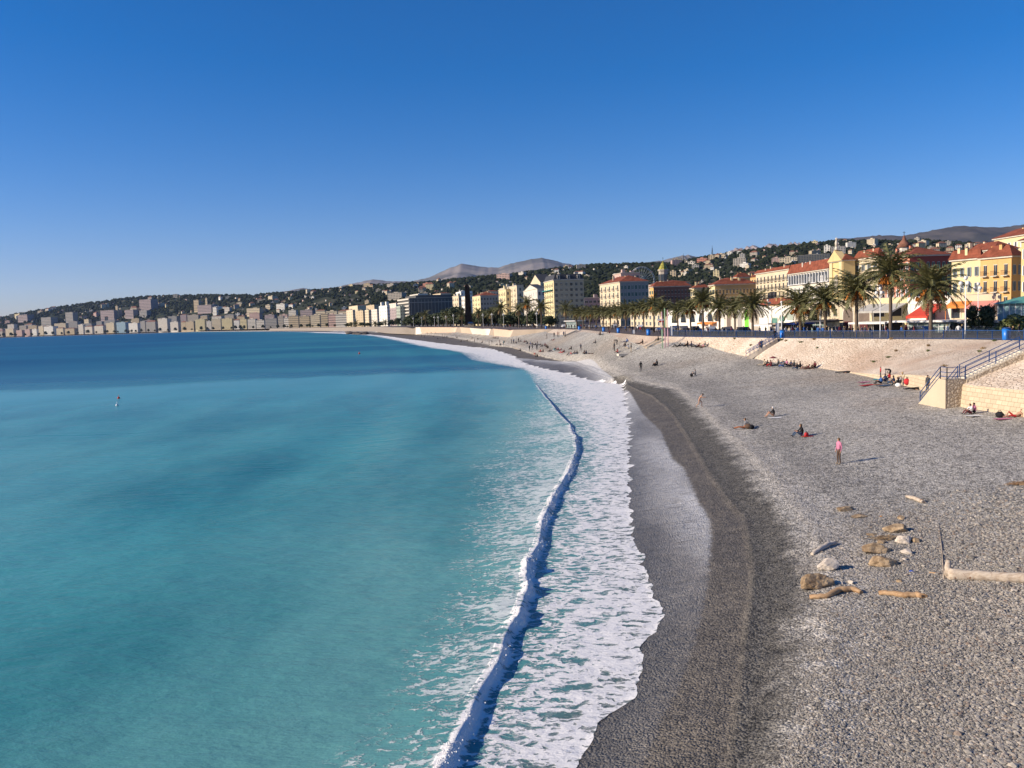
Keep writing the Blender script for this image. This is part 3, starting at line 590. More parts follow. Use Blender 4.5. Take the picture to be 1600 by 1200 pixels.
B('creamr','town_house','tall cream house with a sloping red roof right of the yellow church','house',1336,1372,1380,402,60,'cream','tile',3.2,6,4,1,'s','s')
B('salmon','town_house','long salmon house with a dark red shaded end wall behind the tallest palm','house',1378,1421,1487,401,62,'salmon','tile',3.4,5,6,8,'w','g',wallside='salmon_shade')
B('yellow','town_house','yellow house with grey shutters left of the orange one','house',1487,1531,1534,405,52,'lemon','tile',2.8,4,4,1,'s','s')
B('orange','town_house','orange house with small balconies and a dark shaded end','house',1532,1580,1598,402,50,'orange','tile',3.4,4,3,2,'b','s')
B('tall','town_house','tall yellow house with white shutters topmost at the right edge','house',1553,1612,1660,366,96,'lemon','tile',3.2,8,6,4,'w','s',skipw=3)
B('edge','town_house','bright yellow house cut off by the right edge of the picture','house',1596,1660,1700,372,46,'yellow','tile',3.0,5,6,4,'w','s')
B('roof2','town_house','low house with a wide red roof and pale chimneys behind the yellow house','house',1500,1552,1590,391,84,'cream','tile',3.2,6,2,2,'s','s',skipw=4)
# dark glass hotel and the blocks up the coast
B('glass','glass_hotel','long dark glass hotel with a light banded end behind the park trees','hotel',622,641,708,466,52,'dark','flat',0,8,0,0,'l','l')
for f in range(8):   # balcony bands
    b=bld['glass']; q=MB(); q.box(-1.4,-.05,0,b.L,f*b.fh+b.fh*.75,f*b.fh+b.fh*1.1); q.build('balcony_band',WC['pale'],b.root)
b=bld['glass']
for f in range(7):
    q=MB(); q.box(.3,b.W-.2,-.2,-.01,f*b.fh+b.fh*.8,f*b.fh+b.fh*1.0); q.build('floor_band',WC['dark'] if f<6 else WC['grey'],b.root)
for k in range(13):
    q=MB(); xx=(k+.5)*b.W/13; q.box(xx-.25,xx+.25,-.35,.0,.5,b.H-2.2); q.build('fin',WC['grey'],b.root)
q=MB(); q.box(b.W*.16,b.W*.97,3,b.L-3,b.top+.1,b.top+4); q.build('plant_room',WC['dark'],b.root)
B('b1','apartment_block','narrow apricot block at the right end of the dark glass hotel','building',707,718,721,462,40,'cream','flat',0,6,3,1,'b','s')
B('b2','apartment_block','narrow white block just left of the dark pillar monument','building',721,731,735,463,40,'white','flat',0,6,3,1,'b','s')
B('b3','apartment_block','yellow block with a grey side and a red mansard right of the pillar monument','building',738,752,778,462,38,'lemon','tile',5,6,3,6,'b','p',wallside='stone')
B('b4','apartment_block','cream block with stacked balconies left of the gabled villa','building',780,809,818,446,36,'cream','flat',0,7,6,1,'b','p')
B('b4b','apartment_block','lower yellow balcony block in front of the cream balcony block','building',779,792,797,452,33,'lemon','flat',0,6,3,1,'b','p')
row=[(541,552,555,484,'cream','wide cream block at the left of the coast row'),(556,568,571,485,'tan','tan block beside the wide cream one'),(570,577,580,484,'cream','narrow cream block right of the tan one'),(580,590,593,483,'pale','pale block left of the white twin-towered one'),(592,606,609,477,'white','white block with two small roof towers'),(609,620,627,481,'mauve','brown block between the white towers and the glass hotel'),(619,626,633,478,'green','greenish block touching the glass hotel')]
for i,(l,c_,r,yt,wc_,lb) in enumerate(row): B('r%d'%i,'apartment_block',lb,'building',l,c_,r,yt,44,wc_,'flat',0,6,3,2,'b','p',cornice=False)
for i_,(l,c_,r,yt,wc_,rf,lb) in enumerate([(640,655,668,459,'pale','flat','pale block peeping over the left part of the glass hotel'),(676,690,704,458,'cream','tile','cream red-roofed block peeping over the right part of the glass hotel'),(712,722,738,455,'white','flat','white block behind the dark pillar monument'),(752,764,779,455,'cream','tile','cream block behind the red mansard roof'),(545,560,572,477,'cream','tile','cream block behind the wide cream coast block'),(572,586,600,476,'tan','flat','tan block behind the narrow cream coast block'),(608,620,638,473,'pale','tile','pale red-roofed block behind the white twin towers'),(1010,1040,1075,441,'stone','tile','stone-coloured building behind the dark red tenement'),(1120,1135,1150,438,'cream','tile','cream building behind the left of the ochre tenement'),(1170,1182,1196,432,'ochre','tile','ochre building between the ochre and cream tenements')]): B('f%d'%i_,'rear_building',lb,'building',l,c_,r,yt,105,wc_,rf,2.2,8,3,4,'p','p',cornice=False,skipw=5)
# ---- details of single buildings
b=bld['church']; 
q=MB(); L=b.L; q.prism([(-.4,b.H+.2),(L*.5,b.H+3.0),(L+.4,b.H+.2)],0,-.6,1.2); q.build('pediment',WC['yellow'],b.root)
q=MB(); q.tube([(0,L/2,b.H+3),(0,L/2,b.H+3.9)],[.55,.4],8); q.tube([(0,L/2,b.H+3.9),(0,L/2,b.H+4.9),(0,L/2,b.H+5.6)],[.36,.42,.2],8); q.ball((0,L/2,b.H+5.9),.3); q.bar((0,L/2-.1,b.H+5.2),(-.2,L/2-.9,b.H+6.0),.16); q.build('statue',M_trim,b.root)
for yy in(.6,L*.5-2.4,L*.5+2.4,L-.6):
    q=MB(); q.box(-.3,0,yy-.4,yy+.4,0,b.H-.1); q.build('pilaster',WC['lemon'],b.root)
q=MB(); q.box(-.12,.0,L/2-1,L/2+1,b.H*.52,b.H*.75,0); q.tube([(-.15,L/2,b.H*.75),(.0,L/2,b.H*.75)],1.0,14,0); q.build('niche',WC['stone'],b.root)
b=bld['loggia']; q=MB(); z1=b.H-3.0; q.box(-.5,-.02,0,b.L,z1-.15,z1,0); q.box(-.08,-.04,.4,b.L-.4,z1,b.H-.4,1)
for k in range(15): yy=.3+k*(b.L-.6)/14; q.box(-.4,-.1,yy-.12,yy+.12,z1,b.H-.2,0)
q.build('loggia',[M_white,M_glass],b.root)
b=bld['hotel']; q=MB(); q.box(-1.5,0,2,b.L-1,b.H-5.2,b.H-5.0); q.build('awning',mat('teal_canvas',(.05,.42,.42)),b.root)
for i in (4,):
    b=bld['r4']
    for yy in(.15,.75): q=MB(); q.box(1,5,b.L*yy,b.L*yy+b.L*.12,b.top,b.top+6); q.build('roof_tower',WC['white'],b.root)
# bell tower with a tiled spire, conical turret, big wheel, pillar monument, masts
def bell_tower():
    d=520; p=atd(1036.5,444,d); r=7.6*d/F; zt=atd(1036,421,d)[2]; za=atd(1036,407,d)[2]; z0=7.4
    t_=thing('bell_tower','stone bell tower with a green and gold tiled spire','tower',(p[0],d,z0)); h=zt-z0
    q=MB(); q.tube([(0,0,0),(0,0,h-9),(0,0,h-8.9),(0,0,h-1),(0,0,h-.9),(0,0,h)],[r,r,r*.92,r*.92,r*1.12,r*1.12],8); 
    for f in range(len(q.sm)): q.sm[f]=False
    q.build('shaft',WC['stone'],t_)
    for k in range(8):
        a=math.pi/8+k*math.pi/4; c,s=math.cos(a),math.sin(a); rr=r*.86; q=MB(); w=.9
        vs=[(rr*c-s*w*u,rr*s+c*w*u,z) for u in(-1,1) for z in(h-7,h-3)]; vs2=[(x*1.06,y*1.06,z) for x,y,z in vs]; 
        q.add(vs2+vs,[(0,2,3,1),(0,1,5,4),(2,3,7,6),(1,3,7,5),(0,2,6,4)]); q.build('belfry_opening',M_glass,t_)
    q=MB(); q.tube([(0,0,h),(0,0,h+.4*(za-zt)),(0,0,za-z0)],[r*1.0,r*.62,.06],8)
    for f in range(len(q.sm)): q.sm[f]=False
    sp=q.build('spire',mat('glazed_tile',(.30,.27,.05),.5,.5,.9),t_)
    q=MB(); q.bar((0,0,za-z0-.2),(0,0,za-z0+2),.15); q.bar((-.5,0,za-z0+1.4),(.5,0,za-z0+1.4),.15); q.build('cross',M_dark,sp)
bell_tower()
def turret():
    x,y,a=prom_at(1412,96); z0=7.4; zt=atd(1412,387,y)[2]-z0; za=atd(1412,368,y)[2]-z0; r=10*y/F
    t_=thing('cupola_tower','white octagonal church turret with a small tiled dome above the salmon house','tower',(x,y,z0))
    q=MB(); q.tube([(0,0,0),(0,0,zt)],[r,r],8); 
    for f in range(len(q.sm)): q.sm[f]=False
    q.build('drum',WC['pale'],t_); hh=za-zt
    q=MB(); q.tube([(0,0,zt),(0,0,zt+hh*.35),(0,0,zt+hh*.65),(0,0,zt+hh)],[r*1.15,r*.8,r*.3,r*.1],10); q.build('dome',M_tile2,t_)
    q=MB(); q.tube([(0,0,zt+hh),(0,0,zt+hh*1.35)],[.1,.06],6); q.bar((-.4,0,zt+hh*1.25),(.4,0,zt+hh*1.25),.1); q.build('finial',M_dark,t_)
turret()
def wheel():
    d=1150; c=atd(1003,438,d); r=21*d/F; t_=thing('ferris_wheel','big white ferris wheel rising behind the red hipped roof','ferris wheel',(c[0],d,7.4),rad(12)); h=c[2]-7.4
    q=MB()
    for s in(-1,1):
        for rr in(r,r*.93):
            ps=[(rr*math.cos(a),s*.9,h+rr*math.sin(a)) for a in np.linspace(0,2*math.pi,49)]; q.tube(ps,.14,4,cap=False)
    q.build('rim',M_white,t_)
    q=MB()
    for k in range(24):
        a=k*math.pi/12
        for s in(-1,1): q.bar((0,s*.9,h),(r*math.cos(a),s*.9,h+r*math.sin(a)),.13)
    q.build('spokes',M_white,t_)
    q=MB(); q.tube([(0,-1.6,h),(0,1.6,h)],1.2,12); q.build('hub',M_white,t_)
    g=MB(); g.box(-.75,.75,-.7,.7,-2.1,-.3,0); g.box(-.8,.8,-.75,.75,-.3,-.1,1); g.bar((0,0,-.1),(0,0,.3),.1,1); gm=g.mesh('gondola',[M_glass,M_white])
    for k in range(24):
        a=(k+.5)*math.pi/12; o=bpy.data.objects.new('gondola',gm); o.location=(r*1.0*math.cos(a),0,h+r*math.sin(a)); lk(o,t_)
    for s in(-1,1):
        q=MB(); q.bar((0,s*2,h),(r*.5,s*4,0),.5); q.bar((0,s*2,h),(-r*.5,s*4,0),.5); q.build('support_legs',M_white,t_)
wheel()
def pillar():
    x,y,a=prom_at(734,9); zt=atd(733,443,y)[2]-7.5; w=10.5*y/F/2
    t_=thing('pillar_monument','tall dark tapering pillar monument on the promenade beyond the beach','monument',(x,y,7.5))
    q=MB(); q.add([(-w*1.3,-w,1.2),(w*.9,-w,1.2),(w*.9,w,1.2),(-w*1.3,w,1.2),(-w*1.0,-w*.6,zt*.95),(w*.25,-w*.6,zt*.95),(w*.25,w*.6,zt*.95),(-w*1.0,w*.6,zt*.95)],[(0,1,5,4),(1,2,6,5),(2,3,7,6),(3,0,4,7)],0)
    q.add([(-w*1.0,-w*.6,zt*.95),(w*.25,-w*.6,zt*.95),(w*.25,w*.6,zt*.95),(-w*1.0,w*.6,zt*.95),(-w*.45,0,zt)],[(0,1,4),(1,2,4),(2,3,4),(3,0,4)])
    q.build('shaft',mat('weathered_steel',(.008,.006,.007),.8,.1,1.2,0,0,.1),t_)
    q=MB(); q.box(-w*1.6,w*1.3,-w*1.3,w*1.3,0,1.2); q.build('plinth',WC['stone'],t_)
    k=thing('kiosk','small kiosk with a blue roof below the dark pillar monument','kiosk',(x+1,y-7,7.5))
    q=MB(); q.box(-1.8,1.8,-1.5,1.5,0,2.3); q.build('wall',WC['tan'],k); q=MB(); q.prism([(-2.4,2.3),(2.4,2.3),(1.2,3.4),(-1.2,3.4)],1,-2,2); q.build('roof',M_blue,k)
pillar()
def mast(col,ytop,ybase,depth,label):
    p=atd(col,ybase,depth); zt=atd(col,ytop,depth)[2]; t_=thing('lattice_mast',label,'mast',(p[0],depth,p[2]-15)); h=zt-p[2]+15
    q=MB(); w=3.0
    for sx in(-1,1):
        for sy in(-1,1): q.bar((sx*w,sy*w,0),(sx*.3,sy*.3,h),.5)
    for k in range(8):
        f=k/8; g=(k+1)/8; a=w*(1-f)+.3*f; b_=w*(1-g)+.3*g
        q.bar((-a,-a,h*f),(b_,-b_,h*g),.3); q.bar((a,-a,h*f),(-b_,-b_,h*g),.3)
    q.build('lattice',M_dark,t_); q=MB(); q.bar((0,0,h),(0,0,h+6),.5); q.build('antenna',M_dark,t_)
mast(1113,387,400,2250,'tall lattice mast on the skyline above the ochre tenement'); mast(1068,399,412,2600,'thin lattice mast on the skyline right of the bell tower')
# ================================================================ far sea front (0..545 px) and houses on the hills
def simple_house(name,x,y,z,w,d,h,rz,wall,roof,rh,nf,label,cat,group,nwx=None):
    mb=MB(); mb.box(-w/2,w/2,-d/2,d/2,-8,h,0)
    nwx=nwx or max(2,int(w/5)); fh=h/nf; hw=w/nwx*.26
    for f in range(nf):
        for k in range(nwx):
            cx=-w/2+(k+.5)*w/nwx; mb.box(cx-hw,cx+hw,-d/2-.12,-d/2,f*fh+fh*.3,f*fh+fh*.8,2)
        for k in range(max(1,int(d/6))):
            nn=max(1,int(d/6)); cy=-d/2+(k+.5)*d/nn
            for s in(-1,1): mb.box(s*w/2-.12,s*w/2+.12,cy-.9,cy+.9,f*fh+fh*.3,f*fh+fh*.8,2)
    if rh<=0: mb.box(-w/2-.2,w/2+.2,-d/2-.2,d/2+.2,h,h+.5,1); mb.box(-w*.2,w*.1,-2,2,h+.5,h+2.8,0)
    else:
        r=.6; mb.add([(-w/2-r,-d/2-r,h),(w/2+r,-d/2-r,h),(w/2+r,d/2+r,h),(-w/2-r,d/2+r,h),(-w/2+d/2,0,h+rh) if w>d else (0,-d/2+w/2,h+rh),(w/2-d/2,0,h+rh) if w>d else (0,d/2-w/2,h+rh)],[(0,1,5,4),(1,2,5),(2,3,4,5),(3,0,4)] if w>d else [(0,1,4),(1,2,5,4),(2,3,5),(3,0,4,5)],1)
    o=mb.build(name,[WC[wall],MR[roof],M_glass],None,(x,y,z),rz); return tag(o,label,cat,group)
def where(c):
    T=[(60,'at the far left of the bay'),(130,'left of the big hillside blocks'),(200,'below the tan hillside estate'),(270,'below the highest hillside block'),(330,'left of the twin hill towers'),(400,'right of the twin hill towers'),(480,'at the middle of the bay'),(545,'at the right end of the far bay'),(635,'left of the dark glass hotel'),(735,'above the dark glass hotel'),(820,'above the cream balcony blocks'),(915,'above the yellow hotel'),(1000,'around the ferris wheel'),(1060,'around the bell tower'),(1120,'left below the tall mast'),(1185,'above the ochre tenement'),(1240,'above the cream tenement'),(1300,'above the glass loggia house'),(1345,'above the yellow church'),(1400,'above the cream house by the church'),(1480,'above the salmon house'),(1700,'above the yellow and orange houses')]
    for k,v in T:
        if c<k: return v
NAMEC={'cream':'cream','pale':'pale','white':'white','yellow':'yellow','lemon':'light yellow','ochre':'ochre','orange':'orange','salmon':'salmon','pink':'pinkish','tan':'tan','stone':'stone-coloured','mauve':'mauve grey','grey':'grey','blue':'light blue','green':'greenish','red':'dark red','dark':'dark'}
c0=-6.0; i=0
R2=random.Random(5)
while c0<540:
    w=R2.uniform(8,20); dep=float(far_dep(c0))*.985+10
    yt=np.interp(c0,[0,100,200,250,300,400,480,540],[515,510,505,500,501,498,492,489])+R2.uniform(-2.5,3)
    wl=R2.choice(['cream','pale','white','cream','tan','pale','pink','grey','stone','lemon'])
    if abs(c0-178)<6 : wl='blue'
    if 452<c0<464: wl='blue'
    p=atd(c0+w/2,yt,dep); W=w*dep/F*1.0; H=p[2]-9
    rf=R2.random()<.2
    simple_house('seafront_block',p[0],dep,9,W,W*.5,H*(.9 if rf else 1),rad(-14 if c0>300 else -22),wl,'faded' if rf else 'flat',H*.12 if rf else 0,max(4,int(H/5)),f"{'narrow' if w<11 else ('broad' if w>15 else 'mid-width')} {NAMEC[wl]} {'red-roofed' if rf else 'flat-roofed'} seafront block {where(c0)}",'building','blocks along the far seafront',max(3,int(w/1.6)))
    c0+=w+R2.choice([-1,-.5,0,.3,.8]); i+=1
c0=-4.0; n2_=0
while c0<545:
    w=R2.uniform(9,22); dep=float(far_dep(c0))*1.05+60; n2_+=1
    yt=np.interp(c0,[0,100,200,250,300,400,480,545],[510,504,499,494,495,491,486,483])+R2.uniform(-3,4); p=atd(c0+w/2,yt,dep); W=w*dep/F; wl=R2.choice(['cream','pale','tan','pink','stone','grey','pale','mauve'])
    simple_house('town_block',p[0],dep,9,W,W*.5,p[2]-9,rad(-16),wl,'faded' if R2.random()<.3 else 'flat',3 if R2.random()<.3 else 0,max(4,int((p[2]-9)/5)),f"{NAMEC[wl]} block, {ordw(n2_)} from the left in the second row of the far town",'building','blocks behind the far seafront row',max(3,int(w/1.6)))
    c0+=w+R2.choice([0,1,3,6])
def hill_v(c,py):   # v on the hill seen at this pixel
    vs=np.linspace(.0,1,120); X,Yd,Z=hill_xyz(np.full(120,float(c)),vs); pys=np.array([proj((a,b_,c2))[1] for a,b_,c2 in zip(X,Yd,Z)]); i=np.argmin(np.abs(pys-py)); return X[i],Yd[i],Z[i]
def hill_block(x0,x1,y0,y1,wl,label,name='hillside_block',roof='flat',rz=0,nf=None,nw=None,dr=.5):
    c=(x0+x1)/2; X,Yd,Z=hill_v(c,y1); s=Yd/F; W=(x1-x0)*s; H=(y1-y0)*s
    return simple_house(name,X,Yd,Z,W*.9,W*dr,H,rz+rad(-24),wl,roof,0 if roof=='flat' else H*.25,nf or max(2,int((y1-y0)/2.2)),label,'building',None,nw)
for a in [(226,253,468,484,'mauve','big pinkish slab block highest on the left hill'),(165,197,485,500,'mauve','long stepped pinkish block on the left hillside'),(188,193,478,498,'tan','thin tower rising from the stepped pinkish block'),(203,222,484,496,'mauve','pinkish block right of the stepped one on the left hillside'),(225,242,485,494,'grey','grey block under the highest slab on the left hill'),
 (310,321,469,486,'tan','left of the twin towers on the hill, broad and tan'),(328,332,466,490,'tan','thin tan chimney-like tower between the hill blocks'),(316,347,477,488,'mauve','long grey-brown block under the thin hill tower'),(339,347,480,494,'white','bright white tower block below the long grey-brown one'),(357,368,480,488,'pale','small pale block right of the bright white tower'),
 (421,431,477,485,'cream','cream block left of the long white hill block'),(438,456,475,484,'white','long white block in the middle of the hillside'),(138,149,499,512,'cream','square cream block standing just behind the far seafront'),(110,128,488,508,'grey','grey tower block on the left hillside'),(72,96,496,508,'grey','long grey block low on the left hillside'),(36,60,492,502,'mauve','grey-pink block near the left skyline'),(392,420,482,492,'cream','low cream terrace in the middle hillside'),
 (667,680,443,453,'salmon','brick-red block on the skyline left of the pillar monument'),(575,588,443,450,'tan','tan block on the skyline above the white twin towers'),(612,640,458,468,'stone','stone-coloured block behind the glass hotel'),(782,806,428,436,'pink','pinkish hilltop houses above the cream balcony block'),(1149,1170,404,415,'stone','wide grey apartment block on the hill above the ochre tenement'),(1221,1250,403,411,'cream','long curved-looking cream terrace block on the hill'),(1250,1301,399,412,'dark','long dark shaded block right of the cream terrace block'),(1290,1300,384,396,'white','white tower block on the hill above the yellow church'),(1301,1324,386,396,'grey','wide grey block right of the white hill tower'),(1111,1121,399,407,'tan','square tan block at the foot of the tall mast'),(1093,1110,404,410,'salmon','salmon block left of the tall mast'),(1124,1138,397,403,'cream','cream villa right of the tall mast on the skyline'),(1079,1091,409,415,'pale','pale block on the skyline left of the mast'),(1118,1128,423,435,'lemon','narrow light block low on the wooded hill'),(1051,1061,424,433,'tan','tan house right of the bell tower on the wooded slope'),(1085,1097,414,421,'grey','grey house under the skyline right of the bell tower')]: hill_block(*a)
R3=random.Random(12); n=0; tries=0
dens=skyline([(0,.9),(300,.8),(500,.9),(640,1.0),(800,.7),(900,.7),(1050,.6),(1100,1.2),(1350,1.5),(1480,1.0),(1600,.8)])
while n<298 and tries<9000:
    tries+=1; c=R3.uniform(0,1600)
    if R3.random()>dens(c)/1.5: continue
    v=R3.uniform(.12,1.0)**.8
    if 850<c<1100 and v<.65 and R3.random()<.6: continue
    X,Yd,Z=hill_xyz(c,v); s=Yd/F
    wp=R3.uniform(3.5,9) if R3.random()<.8 else R3.uniform(9,16)
    hp=wp*R3.uniform(.35,.7)+1.0
    wl=R3.choice(['cream','pale','white','cream','tan','pink','stone','cream','lemon','pale','white','stone']); rf=R3.random()<.5
    size='small' if wp<6 else ('wide' if wp>9 else 'mid-size')
    pos='near the skyline' if v>.85 else ('midway up' if v>.5 else 'low down')
    simple_house('hillside_house',float(X),float(Yd),float(Z)+1,wp*s,wp*s*.6,hp*s*.85,rad(R3.uniform(-70,10)),wl,'faded' if rf else 'flat',hp*s*.3 if rf else 0,max(2,int(hp/1.8)),f"{size} {NAMEC[wl]} {'red-roofed' if rf else 'flat-roofed'} house {pos} {where(c)}",'house','houses scattered over the hills',max(2,int(wp/2.2)))
    n+=1

# the many smaller houses beyond the 300 that show largest: one object
R5=random.Random(99); mb=MB(); k=0
while k<620:
    c=R5.uniform(-20,1620)
    if R5.random()>dens(c)/1.5: continue
    v=R5.uniform(.08,1.0)**.75
    if 850<c<1100 and v<.6 and R5.random()<.6: continue
    X,Yd,Z=[float(q_) for q_ in hill_xyz(c,v)]; s_=Yd/F; w=R5.uniform(1.8,4.2)*s_; h=R5.uniform(1.2,2.4)*s_; d_=w*.6; a=rad(R5.uniform(-70,10)); ca,sa=math.cos(a),math.sin(a); m_=R5.randrange(5)
    def T_(x,y,z): return (X+x*ca-y*sa,Yd+x*sa+y*ca,Z+z)
    vs=[T_(x,y,z) for z in(-5,h) for x,y in((-w/2,-d_/2),(w/2,-d_/2),(w/2,d_/2),(-w/2,d_/2))]; mb.add(vs,[(0,1,5,4),(1,2,6,5),(2,3,7,6),(3,0,4,7)],m_)
    r_=.3*s_; mb.add([T_(-w/2-r_,-d_/2-r_,h),T_(w/2+r_,-d_/2-r_,h),T_(w/2+r_,d_/2+r_,h),T_(-w/2-r_,d_/2+r_,h),T_(-w*.3,0,h+h*.35),T_(w*.3,0,h+h*.35)],[(0,1,5,4),(1,2,5),(2,3,4,5),(3,0,4)],5 if R5.random()<.5 else 6)
    for q_ in range(2): f0=-w*.28+q_*w*.4; mb.add([T_(f0,-d_/2-.15,h*.3),T_(f0+w*.16,-d_/2-.15,h*.3),T_(f0+w*.16,-d_/2-.15,h*.75),T_(f0,-d_/2-.15,h*.75)],[(0,1,2,3)],7)
    k+=1
ho_=mb.build('hillside_houses',[WC['cream'],WC['pale'],WC['white'],WC['tan'],WC['pink'],M_tile2,MR['flat'],M_glass]); tag(ho_,'the many tiny pale houses filling the hills between the larger ones','houses',kind='stuff')
# ================================================================ street-front blocks along the promenade (two storeys, arches and terraces)
def lowb(key,name,label,L,C,yt,wall,nw=0,nf=2,k='s',off=30,cat='building',dx=3,roof='flat',rh=0): B(key,name,label,cat,L,C,C+dx,yt,off,wall,roof,rh,nf,nw,0,k,'s',cornice=False)
lowb('a1','street_front','low cream street front behind the palms left of the white arched one',985,1040,487,'cream',9)
lowb('a2','street_front','low white street front with rounded openings and small orange awnings',1040,1131,481,'white',0)
lowb('a3','street_front','pale street front with tall arches and a bright green door panel',1131,1186,477,'pale',0)
lowb('a4','street_front','plain white street front under a small dark red roof',1186,1245,477,'white',0)
lowb('a5','street_front','cream street front with tall windows and a dark shop front',1245,1311,472,'cream',6,2,'p')
lowb('a6','street_front','cream street front with two big dark arches',1311,1360,468,'cream',0)
lowb('a7','street_front','cream terrace building with two grey canopies and diners upstairs',1360,1418,464,'lemon',0)
lowb('a8','street_front','bright white street front with a red sloping awning',1418,1486,462,'white',0)
lowb('a9','street_front','cream street front with orange and pink awnings and dark doors',1486,1562,459,'cream',0)
lowb('a10','street_front','pale grey street front at the right edge behind the green-roofed kiosk',1562,1640,470,'pale',4,2,'p')
B('rr','small_house','small house with a dark red tiled roof peeping over the plain white street front','house',1190,1236,1240,474,46,'ochre','tile',2.6,3,0,0,'s','s',cornice=False)
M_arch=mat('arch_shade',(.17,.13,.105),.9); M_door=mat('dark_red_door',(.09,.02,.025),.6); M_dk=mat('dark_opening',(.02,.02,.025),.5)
def cv(n,c,r=.8): return mat(n,c,r,.08)
C_red=cv('red_canvas',(.55,.06,.035)); C_or=cv('orange_canvas',(.72,.24,.05)); C_pink=cv('pink_canvas',(.62,.24,.19)); C_grey=cv('grey_canvas',(.42,.40,.36)); C_white=cv('white_canvas',(.72,.70,.66)); C_navy=cv('navy_canvas',(.02,.05,.22)); C_green=cv('bright_green_panel',(.20,.75,.06)); C_teal=cv('green_glass_roof',(.10,.30,.24),.4); C_tan=cv('tan_canvas',(.36,.29,.22))
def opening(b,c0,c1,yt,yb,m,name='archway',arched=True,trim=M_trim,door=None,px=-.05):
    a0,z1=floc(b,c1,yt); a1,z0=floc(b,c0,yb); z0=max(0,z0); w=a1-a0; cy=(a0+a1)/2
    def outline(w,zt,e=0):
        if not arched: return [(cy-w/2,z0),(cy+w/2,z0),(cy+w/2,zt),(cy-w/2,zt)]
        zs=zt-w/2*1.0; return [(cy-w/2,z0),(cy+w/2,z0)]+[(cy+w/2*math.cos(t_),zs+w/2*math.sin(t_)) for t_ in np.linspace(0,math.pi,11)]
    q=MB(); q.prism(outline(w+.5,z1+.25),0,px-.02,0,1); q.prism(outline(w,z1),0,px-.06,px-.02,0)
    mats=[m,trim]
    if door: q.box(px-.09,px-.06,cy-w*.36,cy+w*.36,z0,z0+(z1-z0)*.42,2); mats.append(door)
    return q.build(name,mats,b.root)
def awning(b,c0,c1,yt,drop,proj_,m,name='awning'):
    a0,z1=floc(b,c1,yt); a1,_=floc(b,c0,yt); q=MB()
    q.add([(0,a0,z1),(0,a1,z1),(-proj_,a1,z1-drop),(-proj_,a0,z1-drop),(0,a0,z1-.08),(0,a1,z1-.08),(-proj_,a1,z1-drop-.35),(-proj_,a0,z1-drop-.35)],[(0,1,2,3),(7,6,5,4),(3,2,6,7),(0,3,7,4),(1,5,6,2),(0,4,5,1)])
    for a in(a0+.1,a1-.1): q.bar((-proj_+.1,a,0),(-proj_+.1,a,z1-drop-.2),.08)
    return q.build(name,m,b.root)
b=bld['a2']
for c0 in(1050,1064,1078,1092,1106,1118): opening(b,c0,c0+8,488,502,M_glass,'window',True)
awning(b,1096,1107,503,.3,1.4,C_or); awning(b,1109,1120,503,.3,1.4,C_or)
b=bld['a3']
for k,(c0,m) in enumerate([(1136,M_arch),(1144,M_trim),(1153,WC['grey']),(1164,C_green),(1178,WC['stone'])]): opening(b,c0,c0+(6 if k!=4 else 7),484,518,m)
b=bld['a4']; opening(b,1206,1215,497,506,M_green,'window',False); opening(b,1219,1226,494,502,M_green,'window',False); opening(b,1230,1240,489,500,WC['green'],'window',False)
awning(b,1202,1234,505,.2,4.0,C_white,'canopy')
b=bld['a5']; awning(b,1262,1292,499,.4,4.5,cv('charcoal_canvas',(.06,.06,.065)),'shop_canopy'); awning(b,1293,1310,498,.8,3.5,C_tan)
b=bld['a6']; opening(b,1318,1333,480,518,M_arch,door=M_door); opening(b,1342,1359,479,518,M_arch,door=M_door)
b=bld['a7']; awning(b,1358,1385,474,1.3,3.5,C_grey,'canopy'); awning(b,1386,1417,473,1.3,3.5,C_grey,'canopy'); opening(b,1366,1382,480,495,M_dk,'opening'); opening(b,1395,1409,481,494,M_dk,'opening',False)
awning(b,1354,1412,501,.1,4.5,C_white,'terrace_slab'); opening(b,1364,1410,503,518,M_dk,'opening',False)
b=bld['a8']; awning(b,1444,1478,474,2.0,4.5,C_red); opening(b,1424,1438,477,498,M_white,'panel',False); opening(b,1448,1462,488,500,M_glass,'window',False)
for cc in (1420,): 
    a0,z0=floc(b,1486,499); a1,_=floc(b,1418,499); q=MB(); q.box(-5,-.05,a0,a1,z0-.3,z0); q.build('terrace_slab',M_white,b.root)
b=bld['a9']; awning(b,1486,1519,470,.8,1.6,C_or); awning(b,1520,1561,469,1.2,2.2,C_pink)
for c0,c1,y0,y1,m in[(1487,1500,480,497,M_glass),(1509,1516,477,496,M_glass),(1529,1534,478,496,M_green),(1549,1555,477,498,M_dk)]: opening(b,c0,c1,y0,y1,m,'door',False)
a0,z0=floc(b,1562,499); a1,_=floc(b,1486,499); q=MB(); q.box(-5,-.05,a0,a1,z0-.3,z0); q.build('terrace_slab',M_white,b.root)
# glazed pavilions and kiosks in front
def pavilion(c0,c1,yt,off,label,wall,roofm,name='pavilion',h2=.3):
    x,y,a=prom_at(c1,off); zt=atd(c1,yt,y)[2]; ln=solve_t((x,y),a,c0,zt,60); n=(a[1],-a[0]); h=zt-7.49
    t_=thing(name,label,'pavilion',(x,y,7.49),math.atan2(n[1],n[0]))
    q=MB(); q.box(.1,3.2,.1,ln-.1,0,h*.98,0); q.build('glazing',wall,t_)
    q=MB()
    for k in range(max(3,int(ln/1.6))+1):
        yy=k*ln/max(3,int(ln/1.6)); q.box(-.02,.08,yy-.05,yy+.05,0,h)
    q.box(-.02,.08,0,ln,.9,1.0); q.build('frame',M_white,t_)
    q=MB(); q.box(-.8,3.6,-.4,ln+.4,h,h+h2); q.build('roof',roofm,t_); return t_,ln,h
M_gl2=mat('pale_glazing',(.20,.26,.24),.2,.4,.8,spec=.6)
